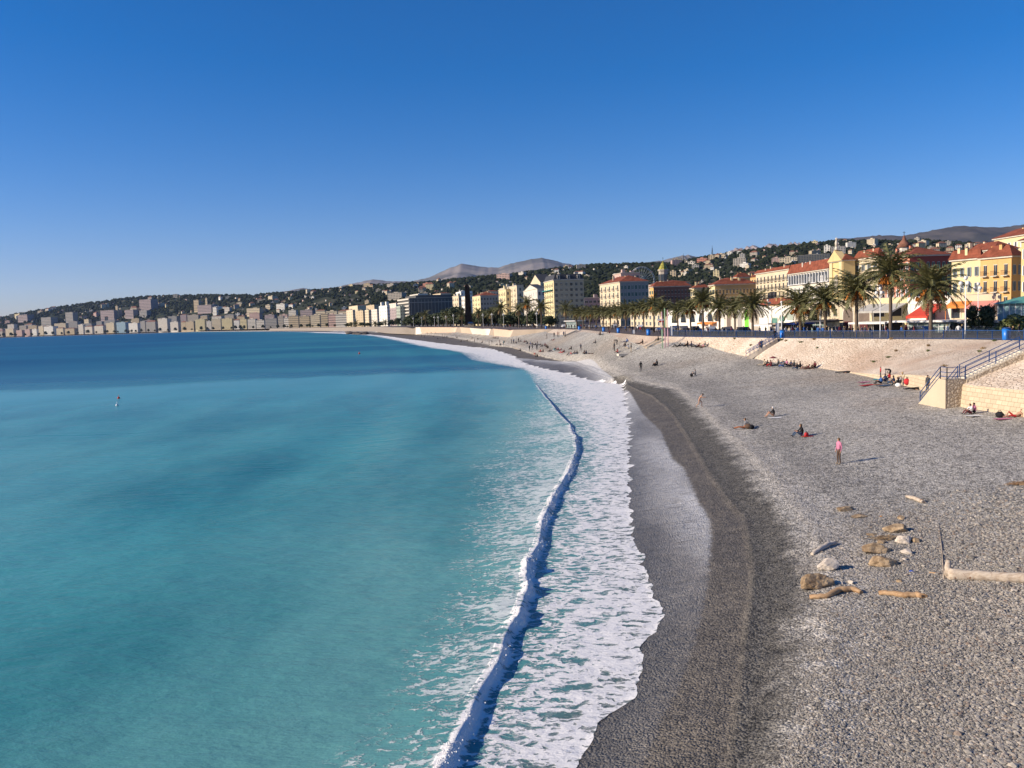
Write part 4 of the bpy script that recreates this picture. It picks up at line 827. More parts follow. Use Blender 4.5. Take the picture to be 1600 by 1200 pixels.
pavilion(1418,1484,503,24,'glazed restaurant veranda behind the parked dark car',M_gl2,C_white)
pavilion(1505,1562,504,24,'pale green glazed veranda left of the blue litter bin',M_gl2,C_grey)
pavilion(1266,1292,503,25,'dark shop veranda between the two left big palms',M_gl2,mat('charcoal_roof',(.05,.05,.055),.8))
pavilion(1207,1220,507,22,'small open kiosk with a pale round roof',mat('kiosk_timber',(.2,.15,.1),.8),C_tan,'kiosk')
pavilion(1236,1247,507,20,'small kiosk with a navy blue awning beside a palm',M_dk,C_navy,'kiosk')
pavilion(884,902,502,12,'white tent-like pavilion among the small palms',M_gl2,C_white)
x,y,a=prom_at(1600,26); t_=thing('glass_kiosk','green-roofed glass kiosk at the right edge above the litter bin','kiosk',(x,y,7.49),math.atan2(-a[0],a[1])); zt=atd(1590,474,y)[2]-7.49
q=MB(); q.box(0,8,-.5,4.2,zt-4,zt,0); q.build('glazing',mat('blue_glazing',(.25,.38,.40),.2,.3,.7),t_)
q=MB(); q.box(0.5,7.5,0,3.9,0,zt-4.1,0); q.build('base_wall',WC['pale'],t_)
q=MB(); q.add([(-.8,-1.2,zt),(9,-1.2,zt),(9,4.8,zt),(-.8,4.8,zt),(4,1.9,zt+1.3)],[(0,1,4),(1,2,4),(2,3,4),(3,0,4),(3,2,1,0)]); q.build('roof',C_teal,t_)
q=MB()
for k in range(6): q.box(-.06,.0,-.5+k*.94-.06,-.5+k*.94+.06,zt-4,zt)
q.build('frame',M_white,t_)
# ================================================================ palms
def leafmat(name,a,b_,sc=3):
    t=NT(name); P=t.pos(); c=t.mix(t.ss(t.noise(P,sc,4,.7),.3,.7),a,b_); t.set(Base_Color=c,Roughness=.6,Specular_IOR_Level=.3); MATS[name]=t.m; return t.m
M_frond=leafmat('palm_frond',(.055,.068,.022),(.20,.18,.075)); M_dead=leafmat('dry_frond',(.16,.105,.045),(.30,.20,.09)); M_fruit=leafmat('palm_fruit',(.42,.13,.02),(.62,.24,.04)); M_leaf=leafmat('dark_leaf',(.02,.032,.012),(.065,.08,.03)); M_leaf2=leafmat('light_leaf',(.06,.08,.02),(.16,.17,.06))
t=NT('palm_bark'); P=t.obj(); n=t.noise(t.sc(P,1,1,9),2.2,4,.6); t.set(Base_Color=t.mix(n,(.06,.042,.03),(.20,.15,.11)),Roughness=.95,Normal=t.bump(n,.8,.05)); M_bark=t.m
def fronds(mb,rr,n,e0,e1,L,droop,leaf=.62,nl=20):
    for i in range(n):
        az=i*2.399963+rr.uniform(-.25,.25); f=(i+.5)/n; el=rad(e0+(e1-e0)*f+rr.uniform(-8,8)); Lf=L*rr.uniform(.85,1.1); dr=rad(droop)*rr.uniform(.8,1.25)
        p=Vector((.12*math.cos(az),.12*math.sin(az),0)); pts=[p.copy()]; dirs=[]; S=10
        for k in range(S):
            e=el-dr*((k+.5)/S)**1.1; d=Vector((math.cos(az)*math.cos(e),math.sin(az)*math.cos(e),math.sin(e))); p=p+d*Lf/S; pts.append(p.copy()); dirs.append(d)
        dirs.append(dirs[-1])
        for k in range(S): mb.bar(pts[k],pts[k+1],.07*(1-k/S)+.02)
        side=Vector((-math.sin(az),math.cos(az),0))
        for k in range(nl):
            u=.12+.88*k/(nl-1); g=u*S; i0=min(int(g),S-1); c=pts[i0].lerp(pts[i0+1],g-i0); d=dirs[i0]
            ll=leaf*(math.sin(math.pi*(.12+.80*u))**.6)*rr.uniform(.85,1.15); up=side.cross(d).normalized(); 
            if up.z<0: up=-up
            for s in(-1,1):
                v=(side*s*.75+d*.62+up*rr.uniform(-.35,.25)+Vector((0,0,-.25))).normalized(); e=c+v*ll; wv=d*.075
                mb.add([c-wv,c+wv,e+wv*.25,e-wv*.25],[(0,1,2,3)])
def palm_kit(seed,n=54):
    rr=random.Random(seed); a=MB(); fronds(a,rr,n,86,-8,3.9,64,.60,24); c=MB(); fronds(c,rr,12,-30,-62,2.4,35,.5,12)
    f=MB()
    for k in range(7):
        az=k*.9+rr.uniform(-.3,.3)
        for j in range(16):
            u=rr.random(); r_=.45+.85*u; f.ball((r_*math.cos(az)+rr.uniform(-.2,.2),r_*math.sin(az)+rr.uniform(-.2,.2),-.2-1.0*u+rr.uniform(-.15,.15)),rr.uniform(.09,.17),0,5,4)
    g=MB(); g.ball((0,0,-.25),(.42,.42,.55),0,9,6,.08,rr)
    return a.mesh('crown',M_frond),c.mesh('dry_fronds',M_dead),f.mesh('fruit_cluster',M_fruit),g.mesh('trunk_head',M_bark)
KITS=[palm_kit(1),palm_kit(2),palm_kit(3)]; KF=[palm_kit(4,34)]
q=MB(); zz=np.linspace(0,1,14); q.tube([(0,0,z) for z in zz],[.30-.07*z+(.07 if i==0 else 0)+.012*(i%2) for i,z in enumerate(zz)],10); TRM=q.mesh('trunk',M_bark)
def palm(col,yc,rp,off,label,fruit=True,kit=None,i=0,dry=True,grp='palm trees along the promenade'):
    x,y,a=prom_at(col,off); zt=atd(col,yc-rp*.16,y)[2]; h=max(2.5,zt-7.5); s=rp*1.18*y/F/3.55; k=kit or KITS[i%3]
    r=thing('palm_tree',label,'palm tree',(x,y,7.5),R.uniform(0,6),grp); parts=[]
    def pt(name,me,loc,sc):
        o=bpy.data.objects.new(name,me); o.location=loc; o.scale=sc; return lk(o,r)
    lean=R.uniform(-.015,.015)
    tr=pt('trunk',TRM,(0,0,-.1),(min(.9,s*.78),)*2+(h-.15,)); pt('crown',k[0],(0,0,h),(s,s,s)); pt('trunk_head',k[3],(0,0,h),(s,s,s))
    if dry: pt('dry_fronds',k[1],(0,0,h-.1),(s,s,s))
    if fruit: pt('fruit_cluster',k[2],(0,0,h),(s,s,s))
    return r
PL=[(1391,434,42,7,'tallest palm tree, with orange fruit, in front of the salmon house',1),(1454,458,46,4,'broad palm tree with orange fruit left of the yellow house',1),(1338,460,37,6,'palm tree with hanging orange fruit clusters before the two big arches',1),(1290,475,34,7,'palm tree with orange fruit below the yellow church',1),(1251,482,33,8,'palm tree right of the small kiosk below the loggia house',1),
(1176,483,28,5,'palm tree at the foot of the cream balcony tenement',0),(1148,485,20,7,'shorter palm tree under the right half of the ochre tenement',0),(1124,485,22,6,'palm tree under the middle of the ochre tenement',0),(1099,474,23,8,'slender palm tree with a bright orange fruit cluster left of the ochre tenement',1),(1079,486,19,7,'palm tree under the narrow yellow house',1),(1059,488,18,8,'low palm tree before the right end of the dark red tenement',0),(1037,485,16,8,'palm tree behind the tall coloured poles',0),(1022,481,18,8,'palm tree with orange fruit at the left end of the dark red tenement',1),(1006,485,16,8,'palm tree under the right corner of the house with the hipped roof',1),(992,488,15,8,'palm tree beside the white box on the promenade',1),(978,488,16,8,'palm tree with pale upright fronds below the grey side wall',0),(965,490,14,8,'palm tree below the cream corner of the hipped-roof house',1),(954,491,13,8,'thin palm tree between two others below the cream corner',0),(943,491,14,9,'palm tree beside the blue bin below the low grey block',0),(932,491,13,9,'palm tree at the right side of the low grey block',0),(922,492,13,9,'palm tree below the middle of the low grey block',1),(911,492,12,9,'palm tree below the right edge of the plain tan wall',0),(901,491,13,8,'palm tree with brown fruit below the plain tan wall',1),(884,486,15,12,'taller dark palm tree before the left of the tan wall',0),
(846,483,15,8,'dark palm tree against the yellow hotel corner',0),(824,478,15,9,'palm tree with brown dry fronds before the gabled villa',1),(811,486,12,8,'palm tree left of the dry-fronded one before the gabled villa',0),(783,484,13,12,'palm tree left of the cream balcony block',0),(768,492,10,9,'small palm tree under the red mansard block',0),(748,491,10,9,'small palm tree just right of the dark pillar monument',0),(722,494,9,9,'small palm tree just left of the dark pillar monument',0),(699,494,9,9,'small palm tree before the right part of the glass hotel',0),(665,494,9,9,'small palm tree before the left part of the glass hotel',0),(602,505,6,8,'tiny palm tree below the white twin towers',0),(586,507,6,8,'tiny palm tree below the pale block',0),(556,507,6,8,'tiny palm tree left of the tan coast block',0),(549,508,5,8,'tiny palm tree before the wide cream coast block',0)]
for i,(c,yc,rp,off,lb,fr) in enumerate(PL): palm(c,yc,rp,off,lb,bool(fr),None if c>900 else KF[0],i)
# ================================================================ broadleaf trees
def tree_kit(seed,m=M_leaf,n=1500,r=3.2,h=6,flat=.75):
    rr=random.Random(seed); q=MB(); q.tube([(0,0,0),(.1,.05,h*.35),(0,.1,h*.6)],[.28,.2,.13],8)
    cs=[]
    for k in range(11):
        a=k*2.4; u=rr.uniform(.25,1)*r*.62; c=Vector((u*math.cos(a),u*math.sin(a),h*.72+rr.uniform(-1,1)*r*.42)); cs.append((c,rr.uniform(.32,.5)*r)); q.tube([(0,.1,h*.5),tuple(c*.6+Vector((0,0,h*.2))),tuple(c)],[.12,.07,.03],5)
    cs+=[(Vector((rr.uniform(-.5,.5)*r,rr.uniform(-.5,.5)*r,h*.42)),r*.42) for _ in range(4)]
    l=MB()
    for k in range(n):
        c,cr=rr.choice(cs); d=Vector((rr.gauss(0,1),rr.gauss(0,1),rr.gauss(0,1)*flat)).normalized(); p=c+d*cr*rr.uniform(.6,1.08); s=rr.uniform(.18,.38); u=Vector((rr.gauss(0,1),rr.gauss(0,1),rr.gauss(0,1))).normalized(); v=u.cross(d).normalized(); 
        l.add([p-u*s,p+v*s*.8,p+u*s,p-v*s*.8],[(0,1,2,3)])
    return q.mesh('trunk',M_bark),l.mesh('crown',m)
TK=[tree_kit(3),tree_kit(8),tree_kit(15,M_leaf,1500,3.2,6,1.1)]
def tree(col,yt,off,label,wpx,k=0,grp='dark park trees along the promenade',z0=7.45):
    x,y,a=prom_at(col,off); zt=atd(col,yt,y)[2]; h=zt-z0; r=thing('tree',label,'tree',(x,y,z0),R.uniform(0,6),grp); s=h/8.0; sw=wpx/2*y/F/3.1
    for nm,me in zip(('trunk','crown'),TK[k]):
        o=bpy.data.objects.new(nm,me); o.scale=(sw,sw,s); lk(o,r)
TL=[(644,494,'left edge of the glass hotel'),(655,489,'left part of the glass hotel'),(668,492,'glass hotel, third from its left end'),(680,490,'middle of the glass hotel'),(692,487,'right of the glass hotel middle'),(704,480,'right end of the glass hotel'),(713,477,'apricot block'),(726,489,'narrow white block'),(742,490,'left corner of the yellow mansard block'),(753,487,'middle of the yellow mansard block'),(763,482,'right part of the yellow mansard block'),(773,478,'right corner of the yellow mansard block'),(793,492,'left half of the cream balcony block'),(802,486,'middle of the cream balcony block'),(815,492,'right corner of the cream balcony block'),(834,484,'left corner of the yellow hotel'),(858,494,'front of the yellow hotel'),(634,500,'greenish block'),(622,499,'brown block'),(612,502,'right of the white twin towers'),(594,506,'left of the white twin towers'),(566,507,'tan coast block'),(575,508,'narrow cream block'),(544,508,'left end of the coast row')]
for i,c in enumerate([648,661,674,686,698,709,720,731,747,758,768,778,788,798,808,820,828,840]): tree(c,493-(i%3)*3,26,f"{ordw(7-i if i<7 else i-6)} second-row dark tree {'leftwards' if i<7 else 'rightwards'} from the dark pillar",26,(i+1)%3,'second row of dark park trees')
for i,(c,yt,lb) in enumerate(TL): tree(c,yt-5,14+4*(i%3),'dark leafy tree before the '+lb if not lb.startswith(('left of','right of')) else 'dark leafy tree '+lb,31 if c>640 else 14,i%3)
R4=random.Random(33); c0=4; ntr=0
while c0<536:
    ntr+=1
    dep=float(far_dep(c0))*.972; yb=atd(c0,520,dep); hp=R4.uniform(4,8); p=((c0-800)/F*dep,dep,8.0)
    r=thing('tree',f"{'taller' if hp>6 else 'low'} dark tree, {ordw(ntr)} from the left along the far seafront",'tree',(p[0],p[1],8.0),0,'small trees on the far seafront'); s=hp*dep/F/8.2
    for nm,me in zip(('trunk','crown'),TK[R4.randrange(3)]): o=bpy.data.objects.new(nm,me); o.scale=(s*1.1,s*1.1,s); lk(o,r)
    c0+=R4.uniform(4,16)
x,y,a=prom_at(1585,14); zt=atd(1585,487,y)[2]-7.5; r=thing('shrub','large bushy green-brown shrub under the green-roofed kiosk','shrub',(x,y,7.5)); K=tree_kit(44,M_leaf2,2600,2.6,3.4,1)
for nm,me in zip(('stem','foliage'),K): o=bpy.data.objects.new(nm,me); o.scale=(.95,.95,zt/5.2); lk(o,r)
for i,(c,off,w,lb) in enumerate([(1519,23,.35,'tall cactus-like green plant before the cream street front'),(1540,23,.5,'dark hedge plant on the terrace below the pink awning'),(1272,26,.5,'small green bush before the dark shop veranda')]):
    x,y,a=prom_at(c,off); r=thing('potted_plant',lb,'plant',(x,y,7.49))
    for nm,me in zip(('stem','foliage'),TK[i]): o=bpy.data.objects.new(nm,me); o.scale=(w,w,.65); lk(o,r)
# ================================================================ railing, lamps, bins, cars, poles
t=NT('tinted_glass'); t.set(Base_Color=(.03,.035,.045),Roughness=.3,Alpha=.7,Specular_IOR_Level=.5); M_tint=t.m
def edge_pt(col): 
    ys=np.linspace(92,172,1600); cs=np.array([proj((XT(v),v,7.5))[0] for v in ys]); i=np.argmin(abs(cs-col)); return np.array([XT(ys[i])+.18,ys[i],7.5])
def rail_line(name,label,c0,c1,dy=2.1):
    A=edge_pt(c0); B_=edge_pt(c1); t_=thing(name,label,'railing',tuple(A)); ys=np.linspace(A[1],B_[1],max(2,int(abs(A[1]-B_[1])/dy))); pts=[np.array([XT(v)+.18,v,7.5])-A for v in ys]
    for p_,q_ in zip(pts,pts[1:]): pass
    q=MB(); [q.bar(a_+np.array([0,0,1.15]),b_+np.array([0,0,1.15]),.07) for a_,b_ in zip(pts,pts[1:])]; [q.bar(a_+np.array([0,0,.12]),b_+np.array([0,0,.12]),.06) for a_,b_ in zip(pts,pts[1:])]; q.build('rail',M_blue,t_)
    q=MB()
    for a_,b_ in zip(pts,pts[1:]):
        d=(b_-a_); e0=a_+d*.04; e1=b_-d*.04; q.add([e0+[0,0,.18],e1+[0,0,.18],e1+[0,0,1.08],e0+[0,0,1.08]],[(0,1,2,3)])
    q.build('panels',M_tint,t_)
    q1=MB(); q1.box(-.035,.035,-.035,.035,0,1.18); pm=q1.mesh('post',M_blue); q2=MB(); q2.box(-.06,.06,-.06,.06,0,1.4); tm=q2.mesh('tall_post',M_blue)
    for i,p_ in enumerate(pts): o=bpy.data.objects.new('tall_post' if i%4==0 else 'post',tm if i%4==0 else pm); o.location=p_; lk(o,t_)
rail_line('railing','blue railing with tinted panels on the wall, from the tall poles to the beach stair',1050,1211); rail_line('railing','blue railing with tinted panels on the wall, from the beach stair to the right edge',1223,1598)
def globe_lamp():
    t_=thing('street_lamp','x','street lamp'); q=MB(); q.tube([(0,0,0),(0,0,.8),(0,0,.85),(0,0,7.2)],[.12,.12,.08,.05],8); 
    for k in range(3): a=k*2.094+.5; q.bar((0,0,6.1),(.6*math.cos(a),.6*math.sin(a),6.3),.05); q.bar((.6*math.cos(a),.6*math.sin(a),6.3),(.6*math.cos(a),.6*math.sin(a),6.6),.05)
    q.build('pole',M_white,t_); g=MB(); g.ball((0,0,0),.27,0,12,8); gm=g.mesh('globe',mat('opal_glass',(.72,.70,.66),.3,.03))
    for p in[(0,0,7.45)]+[(.6*math.cos(k*2.094+.5),.6*math.sin(k*2.094+.5),6.82) for k in range(3)]: o=bpy.data.objects.new('globe',gm); o.location=p; lk(o,t_)
    return t_
LP=[(1509,431,2.6,'tall white lamp post with globes before the yellow house'),(1528,441,27,'lamp post with globes right of the nearer one by the yellow house'),(1375,448,2.6,'white lamp post with globes before the salmon house'),(1200,467,9,'lamp post with globes right of the cream tenement palm'),(839,487,5,'lamp post with globes below the gabled villa'),(787,489,5,'lamp post with globes below the left of the cream balcony block'),(769,489,5,'lamp post with globes below the red mansard'),(755,490,5,'lamp post with globes below the middle of the mansard block'),(709,491,5,'lamp post with globes left of the dark pillar'),(697,493,5,'lamp post with globes before the right half of the glass hotel'),(685,494,5,'lamp post with globes before the middle of the glass hotel'),(679,494,5,'lamp post with globes just left of the hotel middle'),(659,495,5,'lamp post with globes before the left half of the glass hotel'),(646,496,5,'lamp post with globes before the banded hotel end')]
g0=globe_lamp()
for i,(c,yt,off,lb) in enumerate(LP):
    o=g0 if i==0 else copy_tree(g0); x,y,a=prom_at(c,off); zt=atd(c,yt,y)[2]-7.5; s=zt/7.72; o.location=(x,y,7.5); o.scale=(max(.8,s*.9),)*2+(s,); o['label']=lb; o['group']='globe street lamps on the promenade'
def pole(col,yt,yb,off,label,name='flag_pole',r=.05,m=M_white,cat='pole'):
    x,y,a=prom_at(col,off); zt=atd(col,yt,y)[2]-7.5; t_=thing(name,label,cat,(x,y,7.5)); q=MB(); q.tube([(0,0,0),(0,0,zt)],[r*1.5,r],8); q.build('shaft',m,t_); q=MB(); q.ball((0,0,zt),r*2.2,0,8,5); q.build('cap',m,t_)
pole(1222,472,0,4,'plain white pole left of the navy kiosk',r=.09); pole(1282,478,0,9,'thin white pole between the two left big palms',r=.07); pole(1206,480,0,10,'grey pole beside the small tan kiosk',r=.06,m=M_metal)
def bin_():
    t_=thing('litter_bin','x','litter bin'); q=MB(); q.tube([(0,0,0),(0,0,.05),(0,0,1.0)],[.30,.33,.36],14); q.build('body',M_bin,t_); q=MB(); q.tube([(0,0,1.0),(0,0,1.06),(0,0,1.12)],[.39,.38,.2],14); q.build('lid',M_blue,t_); return t_
b0=bin_()
for i,(c,off,s,lb) in enumerate([(1571,.9,1.35,'large blue litter bin by the railing at the right edge'),(1223,.6,1.2,'blue litter bin at the head of the beach stair'),(1013,.8,1.25,'blue litter bin left of the tall coloured poles'),(966,.8,1.2,'blue litter bin above the grey beach, left of the white box'),(943,.8,1.2,'blue litter bin below the low grey block'),(905,.8,1.2,'blue litter bin below the tan wall'),(853,.8,1.2,'blue litter bin below the yellow hotel')]):
    o=b0 if i==0 else copy_tree(b0); x,y,a=prom_at(c,off); o.location=(x if c<1500 else x+.1,y,7.5); o.scale=(s,s,s); o['label']=lb; o['group']='blue litter bins on the promenade'
def panel_sign(col,off,w,h,m,label,m2=M_blue):
    x,y,a=prom_at(col,off); t_=thing('information_panel',label,'sign',(x,y,7.5),-.1); q=MB(); q.box(-w/2,w/2,-.05,.05,.1,h); q.build('panel',m,t_); q=MB(); q.box(-w/2-.12,-w/2,-.06,.06,0,h+.1); q.build('post',m2,t_)
panel_sign(1049,1.0,.35,2.0,M_white,'white and blue upright panel at the left end of the railing'); panel_sign(1215,1.2,.45,2.4,M_white,'white and blue upright panel at the head of the beach stair'); panel_sign(990,.9,.5,1.0,M_white,'small white box on the promenade under a palm')
def car(label,col,off,m,flip=1,group='parked cars by the promenade',s=1.0):
    x,y,a=prom_at(col,off); t_=thing('parked_car',label,'car',(x,y,7.376),math.atan2(a[1],a[0]),group)
    prof=[(-2.1,.35),(2.1,.35),(2.15,.75),(1.95,.9),(1.1,1.0),(.55,1.42),(-1.1,1.45),(-1.75,1.0),(-2.1,.9)]
    q=MB(); q.prism(prof,1,-.82,.82,0); bo=q.build('body',m,t_); 
    q=MB(); w_=[(1.0,1.0),(.52,1.36),(-1.05,1.39),(-1.6,1.0)]; q.prism(w_,1,-.835,.835); q.build('windows',M_glass,t_)
    q=MB(); q.add([(1.13,-.7,1.0),(1.13,.7,1.0),(.58,.62,1.42),(.58,-.62,1.42)],[(0,1,2,3)]); q.build('windscreen',M_glass,t_)
    wq=MB(); wq.tube([(0,-.11,0),(0,.11,0)],.33,14); wm=wq.mesh('wheel',M_dk)
    for sx in(-1.35,1.35):
        for sy in(-.78,.78): o=bpy.data.objects.new('wheel',wm); o.location=(sx,sy,.33); lk(o,t_)
    l=MB(); l.box(-.04,.04,-.15,.15,-.07,.07); lm=l.mesh('headlight',M_white)
    for sy in(-.6,.6): o=bpy.data.objects.new('headlight',lm); o.location=(2.12,sy,.72); lk(o,t_)
    t_.scale=(s,s,s)
CP={'navy':(.015,.03,.10),'black':(.012,.012,.014),'silver':(.45,.46,.47),'white':(.7,.7,.7),'red':(.4,.03,.03),'grey':(.12,.12,.13)}
for c,off,k,lb in [(1436,15,'navy','dark blue parked car behind the railing beside the broad palm'),(1110,17,'silver','grey parked car below the ochre tenement'),(1160,17,'black','black parked car before the green door panel'),(1085,17,'black','black parked car left of the grey one'),(1068,17,'grey','dark grey parked car below the dark red tenement'),(1055,17,'silver','silver parked car near the tall coloured poles'),(1135,17,'grey','grey parked car left of the black one by the green panel'),(1000,17,'white','white parked car behind the small palms'),(880,17,'white','white van-like car below the yellow hotel'),(960,17,'silver','silver car passing below the cream corner house'),(1300,16,'black','black car behind the railing below the church')]: car(lb,c,off,mat('car_'+k,CP[k],.3,.05,spec=.6))
# ================================================================ ray-cast onto beach, wall and paving
def bvh(o):
    me=o.data; return BVHTree.FromPolygons([v.co for v in me.vertices],[p.vertices[:] for p in me.polygons])
TREES=[bvh(bo),bvh(sw)]
def hit(px,py):
    d=Vector(ray(px,py)).normalized(); best=None
    for T in TREES:
        h=T.ray_cast(Vector((0,0,CAMH)),d)
        if h[0] is not None and (best is None or h[3]<best[1]): best=(h[0],h[3])
    if best is None: 
        p=at(px,py,7.5); return Vector(p)
    return best[0]
def slab_pole(c,yt,yb,m,label):
    Yd=161.5; b_=atd(c,yb,Yd); z1=atd(c,yt,Yd)[2]; t_=thing('beach_pole',label,'pole',tuple(b_)); q=MB(); q.tube([(0,0,-.3),(0,0,(z1-b_[2])*.5)],.09,8); q.build('lower_shaft',m[0],t_); q=MB(); q.tube([(0,0,(z1-b_[2])*.5),(0,0,z1-b_[2])],.08,8); q.build('upper_shaft',m[1],t_); return t_,z1-b_[2]
Mg=cv('pale_green_paint',(.30,.50,.30),.5); Mp=cv('pink_paint',(.62,.36,.42),.5)
slab_pole(1035,487,542,(Mg,Mp),'tall green and pink pole at the foot of the sea wall, leftmost of three'); slab_pole(1039.5,482,543,(Mp,Mg),'tall pink pole between the other two poles'); slab_pole(1044,484,543,(Mp,Mp),'tall pink pole, rightmost of three by the railing end')
x,y,a=prom_at(1032,4); z=atd(1032,501,y)[2]-7.5; t_=thing('beach_sign','white and red overhead board beside the tall coloured poles','sign',(x,y,7.5)); w=10*y/F; q=MB(); q.box(-w/2,w/2,-.1,.1,z,z+.35); q.build('white_board',M_white,t_); q=MB(); q.box(-w/4,w/2,-.1,.1,z-.35,z-.02); q.build('red_board',C_red,t_); q=MB(); q.tube([(0,0,0),(0,0,z)],.06,6); q.build('post',M_metal,t_)
# stair with landing block at the near wall
t=NT('rubble_stone'); P=t.pos(); e=t.n('TexVoronoi',{'Vector':P,'Scale':3.4},feature='DISTANCE_TO_EDGE').outputs['Distance']; c=t.mix(t.ss(e,.02,.12),(.24,.19,.135),(.50,.42,.32)); t.set(Base_Color=t.mix(t.ss(t.noise(P,2,4),.4,.7,0,.5),c,(.25,.19,.13)),Roughness=.9,Normal=t.bump(e,.5,.2)); M_rub2=t.m
def near_stair():
    t_=thing('beach_stair','stone beach stair with a landing block and blue handrails at the right','stair',(36.9,71.6,3.0))
    bx=MB(); zt=2.62
    bx.prism([(0,-1.2),(1.25,-1.2),(1.25,zt),(0,zt)],0,0,1.75); bx.build('landing_block',[M_rub2],t_)
    bx=MB(); bx.prism([(1.25,-1.2),(4.9,-1.2),(4.9,.05),(1.25,zt)],0,.0,.28,0); bx.build('sloping_parapet',M_render,t_)
    cp=MB(); cp.box(-.04,0.02,-.02,1.25,-.6,zt+.02); cp.build('lit_face',M_render,t_)
    cp=MB(); 
    for k in range(12): y0=1.25+k*.3; z0=zt-(k+1)*.2; cp.box(.3,1.75,y0,y0+.3,-1.2,z0)
    cp.build('lower_steps',M_trim,t_)
    A=np.array([1.75,.1,zt]); Bv=np.array([6.4,-.8,4.9]); d=(Bv-A); n=14; u=d[:2]/np.hypot(*d[:2]); w=np.array([-u[1],u[0]])
    q=MB(); ql=MB()
    for k in range(n):
        p=A+d*k/n; p2=A+d*(k+1)/n; z=p[2]+d[2]/n
        def P(p,s,zz): return (p[0]+w[0]*s,p[1]+w[1]*s,zz)
        q.add([P(p,0.0,-.8+p[2]*.6),P(p2,0,-.8+p[2]*.6),P(p2,1.7,-.8+p[2]*.6),P(p,1.7,-.8+p[2]*.6),P(p,0,z),P(p2,0,z),P(p2,1.7,z),P(p,1.7,z)],[(0,3,2,1),(4,5,6,7),(0,1,5,4),(1,2,6,5),(2,3,7,6),(3,0,4,7)])
    q.build('upper_steps',M_trim,t_)
    def P3(p,s,zz): return (p[0]+w[0]*s,p[1]+w[1]*s,zz)
    q=MB(); q.add([P3(A,-.3,-1.5),P3(Bv,-.3,1.2),P3(Bv,0,1.2),P3(A,0,-1.5),P3(A,-.3,A[2]-.02),P3(Bv,-.3,Bv[2]-.02),P3(Bv,0,Bv[2]-.02),P3(A,0,A[2]-.02)],[(0,3,2,1),(4,5,6,7),(0,1,5,4),(1,2,6,5),(2,3,7,6),(3,0,4,7)]); q.build('side_wall',M_rub2,t_)
    q=MB(); q.box(6.35,11,-3.6,-1.15,0.5,5.75); q.build('plinth',M_render,t_)
    def rail(pts,name):
        q=MB()
        for h in(1.05,.62,.25):
            for a_,b_ in zip(pts,pts[1:]): q.bar(np.array(a_)+[0,0,h],np.array(b_)+[0,0,h],.05)
        for a_,b_ in zip(pts,pts[1:]):
            n_=max(1,int(np.linalg.norm(np.array(b_)-a_)/2.6))
            for i in range(n_+1): c=np.array(a_)+(np.array(b_)-a_)*i/n_; q.bar(c,c+[0,0,1.07],.06)
        q.build(name,M_blue,t_)
    rail([P3(A,.08,A[2]+.1),P3(Bv,.08,Bv[2]+.1)],'handrail'); rail([P3(A,1.62,A[2]+.1),P3(Bv,1.62,Bv[2]+.1)],'handrail')
    rail([(1.7,.1,zt),(.15,.1,zt),(.15,1.2,zt),(.15,4.8,.1)],'handrail'); rail([(1.7,1.3,zt),(1.7,4.8,.1)],'handrail')
near_stair()
def far_stair(px0,py0,px1,py1,label,w_=2.2,name='beach_stair',rails=True,mat_=None):
    hp=[hit(px0+(px1-px0)*k/8,py0+(py1-py0)*k/8) for k in range(9)]; a_=hp[0]; top=hp[-1]; t_=thing(name,label,'stair' if rails else 'ramp',tuple(a_)); d=top-a_; u=Vector((d.x,d.y,0)).normalized(); w=Vector((-u.y,u.x,0)); n=24; q=MB()
    def pt(f): g=f*8; i=min(int(g),7); return hp[i].lerp(hp[i+1],g-i)-a_
    for k in range(n):
        p=pt(k/n); p2=pt((k+1)/n); z=max(p.z,p2.z)+.12
        vs=[]
        for zz in(p.z-.6,z):
            for pp,s in((p,-w_/2),(p2,-w_/2),(p2,w_/2),(p,w_/2)): vs.append((pp.x+w.x*s,pp.y+w.y*s,zz))
        q.add(vs,[(0,3,2,1),(4,5,6,7),(0,1,5,4),(1,2,6,5),(2,3,7,6),(3,0,4,7)])
    q.build('steps',mat_ or mat('worn_concrete',(.30,.26,.22),.9),t_)
    for s in(-w_/2,w_/2):
        q=MB(); o_=w*s
        if rails:
            for k in range(8):
                for h in(1.15,.7): q.bar(pt(k/8)+o_+Vector((0,0,h)),pt((k+1)/8)+o_+Vector((0,0,h)),.06)
            for k in range(9): c=pt(k/8)+o_; q.bar(c,c+Vector((0,0,1.15)),.06)
            q.build('handrail',M_blue,t_)
        else:
            for k in range(8): q.bar(pt(k/8)+o_+Vector((0,0,.15)),pt((k+1)/8)+o_+Vector((0,0,.15)),.18,0,.35)
            q.build('kerb',M_trim,t_)
far_stair(1168,559,1217,530,'straight stair with blue handrails crossing the sloping sea wall')
far_stair(884,526,904,517,'small stair on the far sloping wall below the tan hotel wall',1.6,rails=False)
far_stair(1008,544,1036,530,'dark sloping ramp left of the tall coloured poles',2.4,'beach_ramp',False,M_qd)
